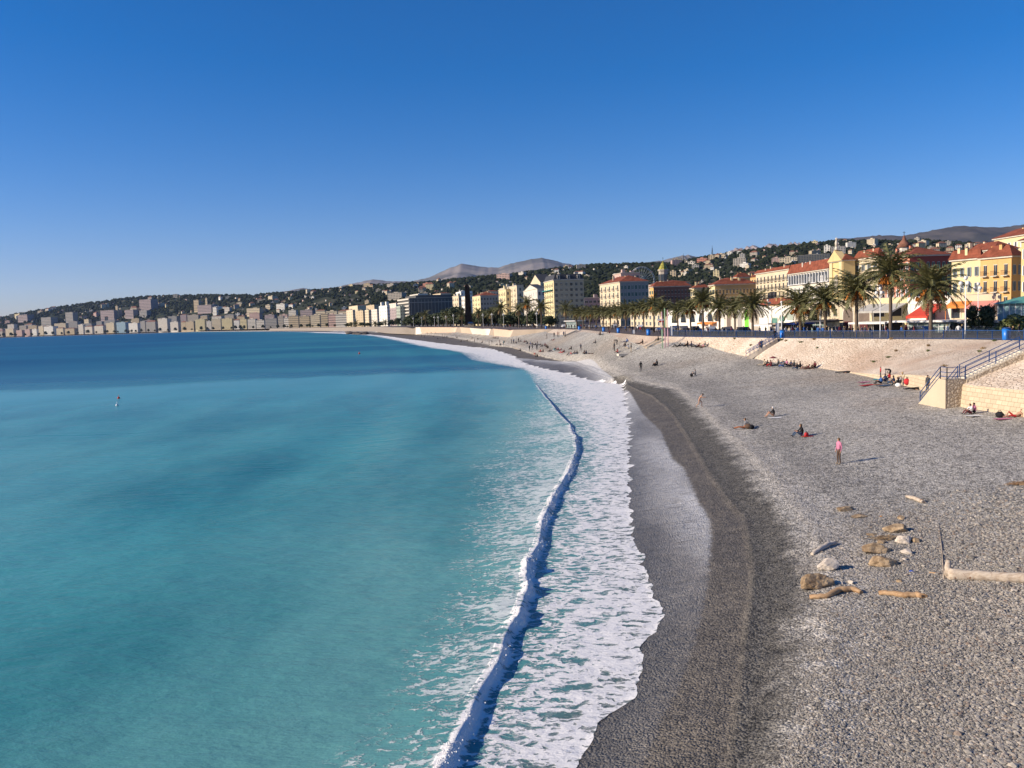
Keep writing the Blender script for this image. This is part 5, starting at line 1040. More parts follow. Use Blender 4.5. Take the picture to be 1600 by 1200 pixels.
# vegetation tufts on the wall
for i,(c,py,w_) in enumerate([(1221,531.5,5),(1228,533,3),(1252,535,6),(1272,531,2),(1277,544,2),(1392,530,4),(1365,566,7),(1400,549,2.5),(1388,559,5),(1536,545,6),(1530,550,4),(1475,573,8),(1148,530,3),(1173,540,3),(1554,533,3),(1450,541,3),(1450,549,2)]):
    p=hit(c,py); s=w_*p.y/F/2; q=MB(); rr=random.Random(i)
    for k in range(46): a=rr.uniform(0,6.28); u=rr.random()**.8*s*1.25; b_=Vector((u*math.cos(a),u*math.sin(a),rr.uniform(-.05,.1))); q.bar(b_,b_+Vector((rr.uniform(-.2,.2),rr.uniform(-.2,.2),rr.uniform(.03,.22))),.03)
    tag(q.build('weed_tuft',M_dead if i%2 else M_leaf2,None,tuple(p)),('brown' if i%2 else 'greenish')+(' broad' if w_>4 else ' small')+' weed tuft '+('right' if c>1460 else ('below the broad palm' if c>1430 else ('below the salmon house' if c>1360 else ('right of the straight stair' if c>1210 else 'left of the straight stair'))))+(', low down' if py>543 else ', near the railing'),'weed','weeds in the sea wall')
# ================================================================ people
def skin_mesh(name,J,E,mats,extra=None,sub=1):
    names=list(J); idx={n:i for i,n in enumerate(names)}
    me=bpy.data.meshes.new('tmp'); me.from_pydata([J[n][0] for n in names],[(idx[a],idx[b]) for a,b in E],[])
    o=bpy.data.objects.new('tmp',me); COL.objects.link(o); m=o.modifiers.new('s','SKIN'); m.use_smooth_shade=True
    sk=me.skin_vertices[0].data if me.skin_vertices else None
    if sk is None: return None
    for n in names: r=J[n][1]; sk[idx[n]].radius=(r,r) if not hasattr(r,'__len__') else r; sk[idx[n]].use_root=(n=='pelvis')
    s=o.modifiers.new('u','SUBSURF'); s.levels=sub; s.render_levels=sub
    dg=bpy.context.evaluated_depsgraph_get(); dg.update(); r=bpy.data.meshes.new_from_object(o.evaluated_get(dg)); r.name=name
    bpy.data.objects.remove(o); bpy.data.meshes.remove(me); return r
def body_mesh(key,P,fingers=True):
    # P: joint positions of the pose; regions: 0 skin 1 top 2 sleeve 3 thigh 4 calf 5 shoe
    rad_=dict(pelvis=.125,spine=.118,chest=(.15,.125),neck=.052,head=.088,crown=.062)
    J={k:(P[k],rad_[k]) for k in rad_}; E=[('pelvis','spine'),('spine','chest'),('chest','neck'),('neck','head'),('head','crown')]
    reg={('pelvis','spine'):1,('spine','chest'):1,('chest','neck'):1,('neck','head'):0,('head','crown'):0}
    fw_=Vector(P['face']); J['nose']=(tuple(Vector(P['head'])+fw_*.10+Vector((0,0,-.01))),.014); E.append(('head','nose')); reg[('head','nose')]=0
    for s in 'LR':
        for n,r in(('sh',.062),('el',.043),('wr',.028),('pa',.033),('hip',.088),('kn',.058),('an',.040),('to',.032)): J[n+s]=(P[n+s],r)
        ch=[('chest','sh'+s,1),('sh'+s,'el'+s,1),('el'+s,'wr'+s,2),('wr'+s,'pa'+s,0),('pelvis','hip'+s,3),('hip'+s,'kn'+s,3),('kn'+s,'an'+s,4),('an'+s,'to'+s,5)]
        for a,b,r in ch: E.append((a,b)); reg[(a,b)]=r
        if fingers:
            w_=Vector(P['wr'+s]); p_=Vector(P['pa'+s]); d=(p_-w_).normalized(); sd=d.cross(Vector((0,1,0)) if abs(d.y)<.9 else Vector((1,0,0))).normalized(); nn=sd.cross(d)
            for k,(off,ln) in enumerate([(-.028,.062),(-.010,.072),(.010,.068),(.028,.052)]):
                a_=p_+d*.02+sd*off; b1=a_+d*ln*.55; b2=b1+(d*.8+nn*.5).normalized()*ln*.45
                J[f'f{k}{s}']=(tuple(b1),.0095); J[f'g{k}{s}']=(tuple(b2),.008); E+= [('pa'+s,f'f{k}{s}'),(f'f{k}{s}',f'g{k}{s}')]
            tb=w_.lerp(p_,.45)+sd*-.045; J['t'+s]=(tuple(tb+d*.02),.011); J['u'+s]=(tuple(tb+d*.05-sd*.005),.009); E+=[('wr'+s,'t'+s),('t'+s,'u'+s)]
    me=skin_mesh(key,J,E,None)
    segs=[(Vector(J[a][0]),Vector(J[b][0]),r) for (a,b),r in reg.items()]
    hand=[Vector(P['pa'+s]) for s in 'LR']
    mi=[]
    for p in me.polygons:
        c=p.center; best=(9,0)
        for a,b,r in segs:
            d=b-a; t_=max(0,min(1,(c-a).dot(d)/max(1e-6,d.length_squared))); q=(c-a-d*t_).length-(.03 if r in(1,3) else 0)
            if q<best[0]: best=(q,r)
        r=best[1]
        if min((c-h).length for h in hand)<.085: r=0
        mi.append(r)
    me.materials.clear()
    for k in range(6): me.materials.append(SK)
    me.polygons.foreach_set('material_index',mi); me.polygons.foreach_set('use_smooth',[True]*len(mi)); me.update(); return me
SK=mat('skin_tone',(.46,.26,.17),.55,.05)
def mir(d,**k):
    o={}
    for n,v in d.items():
        o[n+'L']=v; o[n+'R']=(v[0],-v[1],v[2])
    o.update(k); return o
F1=(1,0,0)
POSE={}
up_=dict(pelvis=(0,0,.94),spine=(0,0,1.14),chest=(0,0,1.36),neck=(.01,0,1.49),head=(.03,0,1.60),crown=(.02,0,1.68),face=F1)
POSE['stand']=mir(dict(sh=(0,.19,1.41),el=(-.02,.25,1.14),wr=(.05,.26,.90),pa=(.07,.25,.82),hip=(0,.09,.90),kn=(.03,.11,.49),an=(-.01,.12,.08),to=(.15,.14,.04)),**up_)
w=dict(POSE['stand']); w.update(knL=(.22,.10,.52),anL=(.25,.10,.10),toL=(.41,.11,.06),knR=(-.05,-.10,.50),anR=(-.33,-.10,.16),toR=(-.22,-.11,.05),elL=(-.16,.25,1.16),wrL=(-.20,.25,.93),paL=(-.19,.25,.85),elR=(.12,-.25,1.15),wrR=(.26,-.23,.97),paR=(.31,-.22,.91)); POSE['walk']=w
w=dict(POSE['stand']); w.update(pelvis=(-.10,0,.92),spine=(.0,0,1.10),chest=(.15,0,1.28),neck=(.24,0,1.38),head=(.33,0,1.46),crown=(.37,0,1.54),shL=(.16,.18,1.33),shR=(.16,-.18,1.33),elL=(.22,.27,1.08),wrL=(.42,.26,1.12),paL=(.50,.25,1.14),elR=(.30,-.27,1.10),wrR=(.52,-.25,1.16),paR=(.60,-.24,1.18),hipL=(-.10,.09,.88),hipR=(-.10,-.09,.88),knL=(.20,.10,.56),anL=(.16,.10,.12),toL=(.31,.11,.05),knR=(-.12,-.10,.48),anR=(-.42,-.10,.20),toR=(-.36,-.10,.05)); POSE['lean']=w
sit=dict(pelvis=(0,0,.13),spine=(-.03,0,.33),chest=(.0,0,.55),neck=(.05,0,.67),head=(.09,0,.77),crown=(.09,0,.85),face=F1)
POSE['sit']=mir(dict(sh=(.02,.18,.60),el=(.17,.24,.40),wr=(.36,.18,.42),pa=(.43,.15,.44),hip=(.03,.10,.13),kn=(.42,.15,.38),an=(.62,.14,.09),to=(.76,.15,.05)),**sit)
w=dict(POSE['sit']); w.update(knL=(.45,.13,.20),knR=(.46,-.12,.17),anL=(.85,.12,.08),anR=(.86,-.14,.08),toL=(.95,.13,.14),toR=(.96,-.15,.14),chest=(-.10,0,.54),spine=(-.07,0,.33),neck=(-.09,0,.67),head=(-.05,0,.77),crown=(-.05,0,.85),shL=(-.12,.19,.59),shR=(-.12,-.19,.59),elL=(-.30,.24,.36),elR=(-.30,-.24,.36),wrL=(-.38,.25,.10),wrR=(-.38,-.25,.10),paL=(-.45,.26,.05),paR=(-.45,-.26,.05)); POSE['sitback']=w
lie=dict(pelvis=(0,0,.13),spine=(-.2,0,.13),chest=(-.42,0,.15),neck=(-.56,0,.16),head=(-.68,0,.18),crown=(-.76,0,.17),face=(0,0,1))
POSE['lie']=mir(dict(sh=(-.47,.19,.14),el=(-.28,.28,.08),wr=(-.06,.27,.07),pa=(.02,.26,.07),hip=(.05,.09,.13),kn=(.46,.12,.16),an=(.86,.13,.08),to=(.93,.15,.16)),**lie)
w=dict(POSE['lie']); w.update(knR=(.36,-.12,.46),anR=(.58,-.12,.10),toR=(.72,-.12,.06),chest=(-.38,0,.30),neck=(-.48,0,.42),head=(-.52,0,.53),crown=(-.53,0,.61),face=F1,shL=(-.40,.19,.36),shR=(-.40,-.19,.36),elL=(-.52,.24,.10),elR=(-.52,-.24,.10),wrL=(-.30,.26,.06),wrR=(-.30,-.26,.06),paL=(-.22,.26,.05),paR=(-.22,-.26,.05)); POSE['recline']=w
w=dict(POSE['stand']); w.update(pelvis=(-.12,0,.80),spine=(.06,0,.94),chest=(.28,0,.98),neck=(.42,0,.96),head=(.53,0,.92),crown=(.60,0,.90),face=(.5,0,-.8),shL=(.32,.18,.98),shR=(.32,-.18,.98),elL=(.38,.20,.70),elR=(.38,-.20,.70),wrL=(.44,.18,.44),wrR=(.44,-.18,.44),paL=(.46,.17,.36),paR=(.46,-.17,.36),hipL=(-.12,.09,.76),hipR=(-.12,-.09,.76),knL=(.0,.11,.42),knR=(.0,-.11,.42),anL=(-.08,.11,.08),anR=(-.08,-.11,.08),toL=(.08,.12,.04),toR=(.08,-.12,.04)); POSE['bend']=w
BM={k:body_mesh('person_'+k,v,True) for k,v in POSE.items()}
HM={}
for k,v in POSE.items():
    h=Vector(v['head']); c=Vector(v['crown']); u=(c-h).normalized(); f_=Vector(v['face']); q=MB(); q.ball(tuple(h+u*.035-f_*.018),(.100,.098,.10),0,12,8); 
    # keep the face free: push the front of the cap back
    q.v=[tuple(Vector(p)-f_*max(0,(Vector(p)-h).dot(f_)-.045)*1.0+u*(.03 if (Vector(p)-h).dot(f_)>.04 and (Vector(p)-h).dot(u)<.02 else 0)) for p in q.v]; HM[k]=q.mesh('hair',mat('dark_hair',(.03,.02,.015),.7))
CC=dict(black=(.012,.012,.014),navy=(.015,.025,.07),grey=(.16,.16,.17),charcoal=(.05,.05,.055),white=(.72,.70,.68),red=(.50,.03,.035),blue=(.05,.14,.38),jeans=(.06,.10,.17),tan=(.34,.24,.14),pink=(.55,.20,.30),brown=(.10,.06,.04),maroon=(.16,.03,.04),teal=(.08,.35,.38),beige=(.50,.42,.30),orange=(.42,.15,.06),skin=None,bare=None)
def cm(n): return SK if CC[n] is None else mat('cloth_'+n,CC[n],.85,.12,6)
HAIR=dict(dark=mat('dark_hair',(.03,.02,.015)),brown=mat('brown_hair',(.12,.07,.035),.7),blond=mat('fair_hair',(.40,.28,.13),.7),white=mat('white_hair',(.65,.62,.58),.7))
def person(loc,pose,yaw,top,bot,label,group=None,sleeve=None,calf=None,shoe='charcoal',hair='dark',s=1.0,tilt=0):
    o=bpy.data.objects.new('person',BM[pose]); o.location=(loc[0],loc[1],loc[2]-.01); o.rotation_euler=(0,tilt,rad(yaw)); o.scale=(s,s,s); lk(o)
    ms=[SK,cm(top),cm(sleeve or top),cm(bot),cm(calf or bot),cm(shoe)]
    for i,m in enumerate(ms): o.material_slots[i].link='OBJECT'; o.material_slots[i].material=m
    h=bpy.data.objects.new('hair',HM[pose]); lk(h,o); h.material_slots[0].link='OBJECT'; h.material_slots[0].material=HAIR[hair]
    return tag(o,label,'person',group)
def at_px(px,py,dx=0): return hit(px+dx,py)
def item(name,label,cat,loc,rz=0,group=None): return thing(name,label,cat,tuple(loc),rz,group)
def towel(px,py,w,l,m,label,rz=0):
    p=hit(px,py); q=MB(); n=6
    V=[(x,y,.03+.012*R.random()) for x in np.linspace(-l/2,l/2,n) for y in np.linspace(-w/2,w/2,4)]; q.add(V+[(x,y,z-.02) for x,y,z in V],[(i*4+j,i*4+j+1,i*4+j+5,i*4+j+4) for i in range(n-1) for j in range(3)]+[(24+i*4+j,24+i*4+j+4,24+i*4+j+5,24+i*4+j+1) for i in range(n-1) for j in range(3)],0)
    return tag(q.build('towel',m,None,tuple(p),rad(rz)),label,'towel')
def bag(px,py,s,m,label,name='bag'):
    p=hit(px,py); t_=thing(name,label,'bag',tuple(p),R.uniform(0,3)); q=MB(); q.ball((0,0,s*.42),(s*.62,s*.40,s*.44),0,10,7,.07); q.build('body',m,t_); q=MB(); q.tube([(-s*.3,0,s*.75),(-s*.15,0,s*1.0),(s*.15,0,s*1.0),(s*.3,0,s*.75)],s*.04,5); q.build('strap',M_dk,t_)
P_=person
P_(at_px(1311,725),'stand',-165,'pink','brown','standing person in a pink shirt and brown trousers with a long shadow',hair='brown',s=1.0,shoe='tan')
P_(at_px(1094,636.5),'lean',-15,'bare','bare','bare tanned person leaning forward while walking up from the water',hair='dark',shoe='bare',s=1.0)
P_(at_px(1209,651),'sit',175,'black','bare','white-haired person in a black top sitting on a white towel',hair='white',s=1.1,shoe='bare'); towel(1212,653,.8,1.3,C_white,'white towel under the seated white-haired person',5)
P_(at_px(1163,670),'sitback',180,'grey','orange','seated person in a grey top and orange-brown trousers beside a brown backpack',hair='brown',s=1.1); bag(1169,670,.55,cm('brown'),'brown backpack behind the seated person in a grey top','backpack'); bag(1175,670.5,.45,cm('black'),'black jacket bundle behind the brown backpack','jacket_bundle')
P_(at_px(1253,682),'sit',180,'black','jeans','seated person in a black top and blue jeans beside a red bag',hair='brown',s=1.15); bag(1260,682,.40,cm('red'),'red bag behind the seated person in blue jeans'); towel(1262,682,.5,.9,C_red,'small red cloth beside the person in blue jeans',10)
P_(at_px(1001.5,580.5),'stand',100,'black','black','person in a long black coat standing alone on the open shingle',s=1.06)
P_(at_px(1027,571.5),'sit',190,'black','black','person in black crouching on the shingle right of the one in a long coat',s=1.3); bag(1023,572,.5,cm('charcoal'),'dark rucksack beside the crouching person in black','rucksack')
P_(at_px(1087,586.5),'sit',170,'grey','black','person in a grey jacket sitting beside a dark bag on the open shingle',s=1.05); bag(1080.5,588.5,.6,cm('black'),'black bag standing alone left of the person in a grey jacket')
P_(at_px(1523,646),'sit',175,'pink','black','person in pale pink sitting by the near block wall, right of a pair',hair='dark',s=1.0,calf='black'); P_(at_px(1517,647),'sit',185,'white','maroon','person in white sitting on a towel by the near block wall, left of a pair',hair='brown',s=.97,calf='maroon'); towel(1527,649.5,.8,1.9,C_white,'white towel spread below the pair at the near block wall',10)
P_(at_px(1585,652),'recline',178,'bare','red','bare-chested person in red shorts reclining against the near block wall',hair='brown',calf='bare',shoe='bare',s=1.0); towel(1573,654.5,.7,1.8,cm('pink'),'pink towel under the reclining person at the near block wall',5); bag(1562,652.5,.55,cm('black'),'black bag at the feet of the reclining person')
P_(at_px(1449.5,612.5),'stand',-160,'charcoal','charcoal','person in dark clothes standing by the foot of the landing block stair',s=1.0)
P_(at_px(1430,609),'lie',178,'black','black','person in black lying on the shingle left of the landing block stair',s=1.25)
P_(at_px(1320,583),'lie',175,'black','charcoal','person in black lying alone near the foot of the sea wall',s=1.3,hair='brown')
P_(at_px(1376,589.5),'stand',170,'red','black','small child in a red coat standing at the foot of the wall',s=.74,hair='brown')
P_(at_px(1390,589),'bend',120,'black','black','person in black bending over behind the picnic group',s=.95)
G='people of the picnic group at the foot of the wall'
for c,py,po,yw,tp,bt,lb,hr in [(1377,600,'sit',180,'blue','black','seated person in a blue jacket at the left of the picnic group','dark'),(1384,597,'sit',200,'navy','navy','seated person in navy behind the picnic mats','dark'),(1390,595,'sit',100,'red','jeans','seated person in a red sweater in the middle of the picnic group','brown'),(1397,600,'sit',170,'navy','jeans','seated person in navy and jeans at the centre of the picnic group','dark'),(1404,603,'sit',160,'black','black','seated person in black before the blond one of the picnic group','dark'),(1411,595,'sit',200,'beige','white','blond person in beige at the right of the picnic group','blond'),(1408,600,'sit',60,'black','charcoal','seated person in charcoal trousers beside the red bag','dark')]: P_(at_px(c,py),po,yw,tp,bt,lb,G,hair=hr,s=1.1)
bag(1417,601.5,.85,cm('red'),'big red bag at the right end of the picnic group'); bag(1403.5,605,.55,cm('white'),'white bag with tan trim in front of the picnic group'); bag(1391,598,.6,cm('beige'),'cream bag in the middle of the picnic group')
towel(1354,597,.9,2.2,cm('pink'),'pink mat at the far left of the picnic group',20); towel(1360,601.5,.9,3.0,cm('red'),'long red mat before the picnic group',25); towel(1388,602,1.2,2.6,cm('jeans'),'blue blanket below the picnic group',20); towel(1371,593,.9,1.8,cm('teal'),'pale teal mat behind the blue-jacketed person',60); towel(1373,601,.6,1.0,cm('orange'),'small orange cloth before the blue-jacketed person')
G='people sitting in the row at the foot of the sloping wall'
for c,py,po,tp,bt,lb,hr in [(1193.5,571,'sitback','beige','beige','person in beige at the left end of the row below the wall','brown'),(1200,572.5,'sit','black','black','person in black left of the dark red umbrella','dark'),(1205,572.5,'sit','maroon','red','person in red under the dark red umbrella','dark'),(1215,571.5,'sitback','charcoal','black','person in charcoal just right of the umbrella','dark'),(1224,573.5,'sit','grey','blue','person in grey with blue trousers right of the umbrella','brown'),(1230,571.5,'sit','pink','black','person in pink in the middle of the wall row','brown'),(1236.5,573.5,'sit','navy','black','person in navy right of the pink one in the wall row','dark'),(1241.5,573.5,'sit','charcoal','charcoal','person in charcoal at the middle of the wall row','dark'),(1246,577,'sit','black','jeans','person in black and jeans sitting forward of the wall row','dark'),(1251,575,'sit','black','black','person all in black beside the one sitting forward','dark'),(1258.5,577,'recline','maroon','bare','reclining person in maroon near the right of the wall row','brown'),(1265,576.5,'recline','brown','brown','reclining person in brown near the right of the wall row','dark'),(1274,575,'sit','maroon','black','person in maroon at the right end of the row below the wall','dark')]: P_(at_px(c,py),po,R.uniform(160,200),tp,bt,lb,G,hair=hr,s=1.12)
p=hit(1208,571); t_=thing('umbrella','dark red umbrella open over the row of people below the wall','umbrella',tuple(p+Vector((0,.3,0)))); q=MB(); q.tube([(0,0,0),(.1,0,1.25)],.02,6); q.build('shaft',M_dark,t_); q=MB(); n=8
q.add([(.1,0,1.4)]+[(.1+.65*math.cos(k*math.pi/4),.65*math.sin(k*math.pi/4),1.1) for k in range(8)],[(0,k+1,(k+1)%8+1) for k in range(8)]); q.build('canopy',cm('maroon'),t_)
G='people lying below the tall poles'
for c,py,po,tp,bt,lb in [(1058,542,'recline','black','black','reclining person in black right of the tall poles'),(1069,541.5,'recline','black','charcoal','second reclining person right of the tall poles'),(1075,541.5,'sit','black','black','seated person in black amid those lying right of the poles'),(1081,542,'sit','navy','charcoal','seated person in navy right of the tall poles'),(1088,542.5,'recline','maroon','black','reclining person in maroon right of the tall poles'),(1095,543.5,'recline','pink','black','reclining person in pink farthest right of the lying group'),(1101,542.5,'sitback','grey','tan','person in grey and tan at the right end of the lying group')]: P_(at_px(c,py),po,R.uniform(165,195),tp,bt,lb,G,s=1.2)
# loose people on the middle and far beach: column, row, pose, top, bottom
BL=[(1029,532.5,'sit','black','black','on the slope left of the tall poles'),(997.5,537.5,'lie','black','black','on the pale slope left of the ramp'),(1004.5,537.5,'sit','black','brown','on the pale slope left of the ramp'),(963.8,538.5,'bend','charcoal','charcoal','above the concrete slab'),(979,535,'sitback','blue','navy','on the slope above the slab'),(977,542,'sit','black','grey','just above the concrete slab'),(982,545,'sit','white','beige','just above the concrete slab'),(986.3,550.5,'stand','black','tan','behind the concrete slab'),(960,548.5,'stand','charcoal','black','left of the concrete slab'),(965.5,552,'sit','red','charcoal','at the left end of the concrete slab'),
(931,537,'sit','charcoal','black','alone on the grey shingle above the row'),(938,524,'sit','black','black','on the pale slope under the small palms'),(942,524,'sit','white','black','on the pale slope under the small palms'),(953,521,'sit','maroon','black','at the promenade edge above the grey beach'),(907.5,548.5,'walk','grey','charcoal','walking above the lying row'),(893,546.5,'sit','black','black','above the lying row'),(889.5,555.5,'sit','black','black','at the left end of the lying row'),(892.6,555,'sit','red','white','at the left end of the lying row'),(898.6,553.5,'sit','charcoal','black','in the lying row'),(902,553.5,'sit','black','jeans','in the lying row'),(913.7,553.5,'sit','black','black','in the middle of the lying row'),(916.5,553.5,'sit','navy','black','in the middle of the lying row'),(921,553,'lie','maroon','black','in the right half of the lying row'),(926,553,'lie','black','black','at the right end of the lying row'),
(854.5,529.5,'stand','black','black','by the far stair'),(866,527.5,'walk','charcoal','black','by the far stair'),(871.5,526.5,'stand','maroon','black','by the far stair'),(873.5,527,'stand','black','black','by the far stair'),(881,526.5,'stand','navy','black','by the far stair'),(883.5,526.5,'stand','grey','black','by the far stair'),(863.5,532,'recline','maroon','brown','below the far stair'),(772,529,'sit','black','black','below the near bastion corner'),(775,529,'sit','charcoal','black','below the near bastion corner'),(778.5,529.5,'sit','black','navy','below the near bastion corner'),(764.4,539.5,'stand','black','black','below the near bastion'),(768.7,536,'bend','grey','charcoal','below the near bastion'),(777,539.5,'sit','black','black','in the knot below the bastion corner'),(781,538,'stand','maroon','black','in the knot below the bastion corner'),(782.5,539.5,'sit','navy','black','in the knot below the bastion corner'),(787,539.5,'stand','teal','black','in the knot below the bastion corner'),(788,535.5,'sit','charcoal','black','in the knot below the bastion corner'),(799.5,537,'stand','charcoal','black','right of the bastion corner'),(802.6,537,'stand','navy','black','right of the bastion corner'),(807,537,'sit','black','charcoal','right of the bastion corner'),(810.3,535,'stand','black','black','right of the bastion corner'),(814,534,'sit','grey','black','right of the bastion corner'),(820,535.5,'sit','maroon','black','at the left of the dense row'),(822.5,535,'sit','black','black','at the left of the dense row'),(824.5,537.5,'sit','charcoal','navy','at the left of the dense row'),(829,538,'sit','blue','black','in the middle of the dense row'),(832,538.5,'sit','black','jeans','in the middle of the dense row'),(834.5,539,'recline','grey','black','in the middle of the dense row'),(837.5,539.5,'sit','navy','black','in the middle of the dense row'),(840,541.5,'stand','charcoal','black','in the middle of the dense row'),(843,539.5,'recline','black','navy','in the middle of the dense row'),(847.5,542,'sit','black','black','at the right of the dense row'),(852,540.5,'sit','maroon','black','at the right of the dense row'),(854.5,542.5,'sit','brown','black','at the right of the dense row'),(856.5,544.5,'sit','black','black','at the right of the dense row'),
(827.4,548.5,'stand','black','black','near the dark wet shingle'),(831.8,547,'walk','grey','black','near the dark wet shingle'),(839,547.5,'walk','charcoal','black','near the dark wet shingle'),(845,550.5,'sit','red','maroon','near the dark wet shingle'),(849,550.5,'sit','black','black','near the dark wet shingle'),(813.4,548.5,'sit','black','black','alone at the wet edge'),(837,557,'bend','red','black','at the edge of the wet band'),(840,558,'sit','black','black','at the edge of the wet band'),(859.7,550,'sit','charcoal','black','in the pale-shingle group'),(863.3,549.5,'sit','black','navy','in the pale-shingle group'),(866.3,548.5,'sit','teal','white','in the pale-shingle group'),(869,546.5,'sit','black','black','in the pale-shingle group'),(872.4,547.5,'sit','red','black','in the pale-shingle group'),(874.5,548,'recline','maroon','black','in the pale-shingle group'),(877.7,551.5,'recline','red','red','in the pale-shingle group'),(882,551,'sit','maroon','black','in the pale-shingle group'),
(646.5,525,'stand','black','black','on the far narrow beach'),(659,526.5,'stand','charcoal','black','on the far narrow beach'),(663,528,'stand','black','navy','on the far narrow beach'),(677.5,526,'sit','black','black','below the long pink quay wall'),(667.5,522.5,'walk','grey','black','below the long pink quay wall'),(684,530,'sit','charcoal','black','below the long pink quay wall'),(691,525.5,'stand','black','charcoal','below the dark gap in the quay'),(692.5,528.5,'sit','black','black','below the dark gap in the quay'),(695,528.5,'stand','navy','black','below the dark gap in the quay'),(698.5,528.5,'stand','black','black','below the dark gap in the quay'),(704,529,'recline','black','grey','below the white quay wall'),(708,529,'sit','charcoal','charcoal','below the white quay wall'),(712.5,527,'stand','maroon','black','below the white quay wall'),(714.5,528,'sit','black','black','below the white quay wall'),(718,525.5,'lie','grey','black','below the white quay wall'),(721,534,'sit','black','black','near the foam below the white quay wall'),(726,533,'recline','charcoal','black','near the foam below the white quay wall'),(730.5,533,'sit','black','black','near the foam below the white quay wall'),(738,529,'sit','black','charcoal','below the pillar monument'),(747,530.5,'sit','black','black','below the pillar monument'),(741.5,535.5,'stand','brown','black','below the pillar monument'),(754,536,'sit','charcoal','black','below the pillar monument'),(750,523.5,'lie','black','black','at the foot of the near bastion'),(681,520.8,'sit','grey','black','under the pink quay wall'),(674,520.6,'sit','black','black','under the pink quay wall')]
PW=dict(stand='standing',walk='walking',sit='sitting',sitback='sitting',lie='lying',recline='reclining',bend='bending')
for c,py,po,tp,bt,pl in BL:
    P_(at_px(c,py),po,R.uniform(130,230) if po!='walk' else R.choice([100,-80]),tp,bt,f"{PW[po]} person in {tp} top and {bt} trousers {pl}",'people scattered over the middle and far beach',s=1.1,hair=R.choice(['dark','brown','dark']))
P_(hit(1190.5,549.5)+Vector((0,0,.25)),'walk',-110,'navy','black','person in navy walking down the straight stair'); P_(hit(1187.5,550.5)+Vector((0,0,.2)),'walk',-110,'maroon','black','person in maroon walking down the straight stair'); P_(hit(1210.5,534)+Vector((0,0,.2)),'walk',-110,'black','black','person in black near the top of the straight stair',s=1.05)
q=MB(); q.box(-1.7,1.7,-.8,.8,-.2,.22); p=hit(978,554); tag(q.build('concrete_slab',M_trim,None,tuple(p),rad(8)),'flat pale concrete slab lying on the grey shingle','concrete slab')
def lm(c):
    T=[(690,'before the glass hotel'),(730,'left of the dark pillar'),(775,'under the mansard block'),(820,'under the cream balcony block'),(866,'under the gabled villa'),(912,'under the tan hotel wall'),(940,'under the low grey block'),(975,'under the cream corner house'),(1012,'under the red hipped roof'),(1050,'by the tall coloured poles'),(1085,'below the dark red tenement'),(1125,'below the yellow sliver house'),(1165,'before the white arches'),(1200,'left of the beach stair head'),(1235,'by the beach stair head'),(1275,'below the loggia house'),(1315,'below the yellow church'),(1360,'before the two big arches'),(1405,'below the grey canopies'),(1450,'beside the dark blue car'),(1490,'right of the broad palm'),(1535,'below the orange awning'),(1700,'by the large blue bin')]
    for k,v in T:
        if c<k: return v
R6=random.Random(77)
cl=[1592,1583,1576,1503,1497,1487,1480,1476,1428,1415,1408,1384,1380,1360,1352,1347,1341,1332,1327,1322,1318,1312,1306,1300,1296,1292,1286,1279,1272,1262,1256,1246,1238,1233,1228,1206,1196,1187,1170,1162,1152,1143,1131,1118,1106,1094,1088,1074,1063,1056,1032,1029,1026,1021,1018,1004,1001,998,994,988,984,977,970,962,957,951,944,938,931,926,921,917,913,908,903,898,893,889,885,881,876,871,866,861,857,852,846,840,836,830,823,815,808,797,790,783,776,769,761,753,747,741,735,728,718,709,700,692,681,672]
for c in cl:
    x,y,a=prom_at(c,R6.uniform(1.2,8 if c>1050 else 6)); tp=R6.choice(['black','black','navy','charcoal','grey','black','maroon','red','white','beige','brown','blue']); bt=R6.choice(['black','jeans','charcoal','navy','tan','black']); po=R6.choice(['walk','stand','walk']); yw=math.degrees(math.atan2(a[1],a[0]))+R6.choice([0,180,R6.uniform(0,360)])
    P_((x,y,7.51),po,yw,tp,bt,f"{'strolling' if po=='walk' else 'standing'} person in {tp} and {bt} {lm(c)}",'people on the promenade',s=R6.uniform(.95,1.08),hair=R6.choice(['dark','brown','dark','blond']))
# ================================================================ rocks, driftwood, seaweed
t=NT('weathered_rock'); P=t.obj(); c=t.mix(t.ss(t.noise(P,2.2,6,.7),.35,.65),(.20,.13,.07),(.48,.35,.21)); t.set(Base_Color=c,Roughness=.9,Normal=t.bump(t.noise(P,7,5,.7),.7,.05)); M_rock=t.m
t=NT('pale_rock'); P=t.obj(); c=t.mix(t.ss(t.noise(P,3,6,.7),.35,.7),(.50,.42,.33),(.66,.58,.48)); t.set(Base_Color=c,Roughness=.9,Normal=t.bump(t.noise(P,7,5,.7),.6,.04)); M_prock=t.m
t=NT('driftwood'); P=t.obj(); n=t.noise(t.sc(P,.8,7,7),1.6,5,.65); c=t.mix(t.ss(n,.3,.7),(.30,.17,.08),(.50,.33,.18)); t.set(Base_Color=c,Roughness=.85,Normal=t.bump(n,.6,.03)); M_drift=t.m
t=NT('bleached_log'); P=t.obj(); n=t.noise(t.sc(P,.7,8,8),1.2,6,.7); c=t.mix(t.ss(n,.3,.65),(.36,.27,.19),(.58,.49,.38)); c=t.mix(t.ss(t.noise(P,2.5,4,.7),.60,.68),c,(.20,.09,.04)); t.set(Base_Color=c,Roughness=.85,Normal=t.bump(n,.7,.04)); M_log=t.m
import bmesh
from mathutils import noise as mnoise
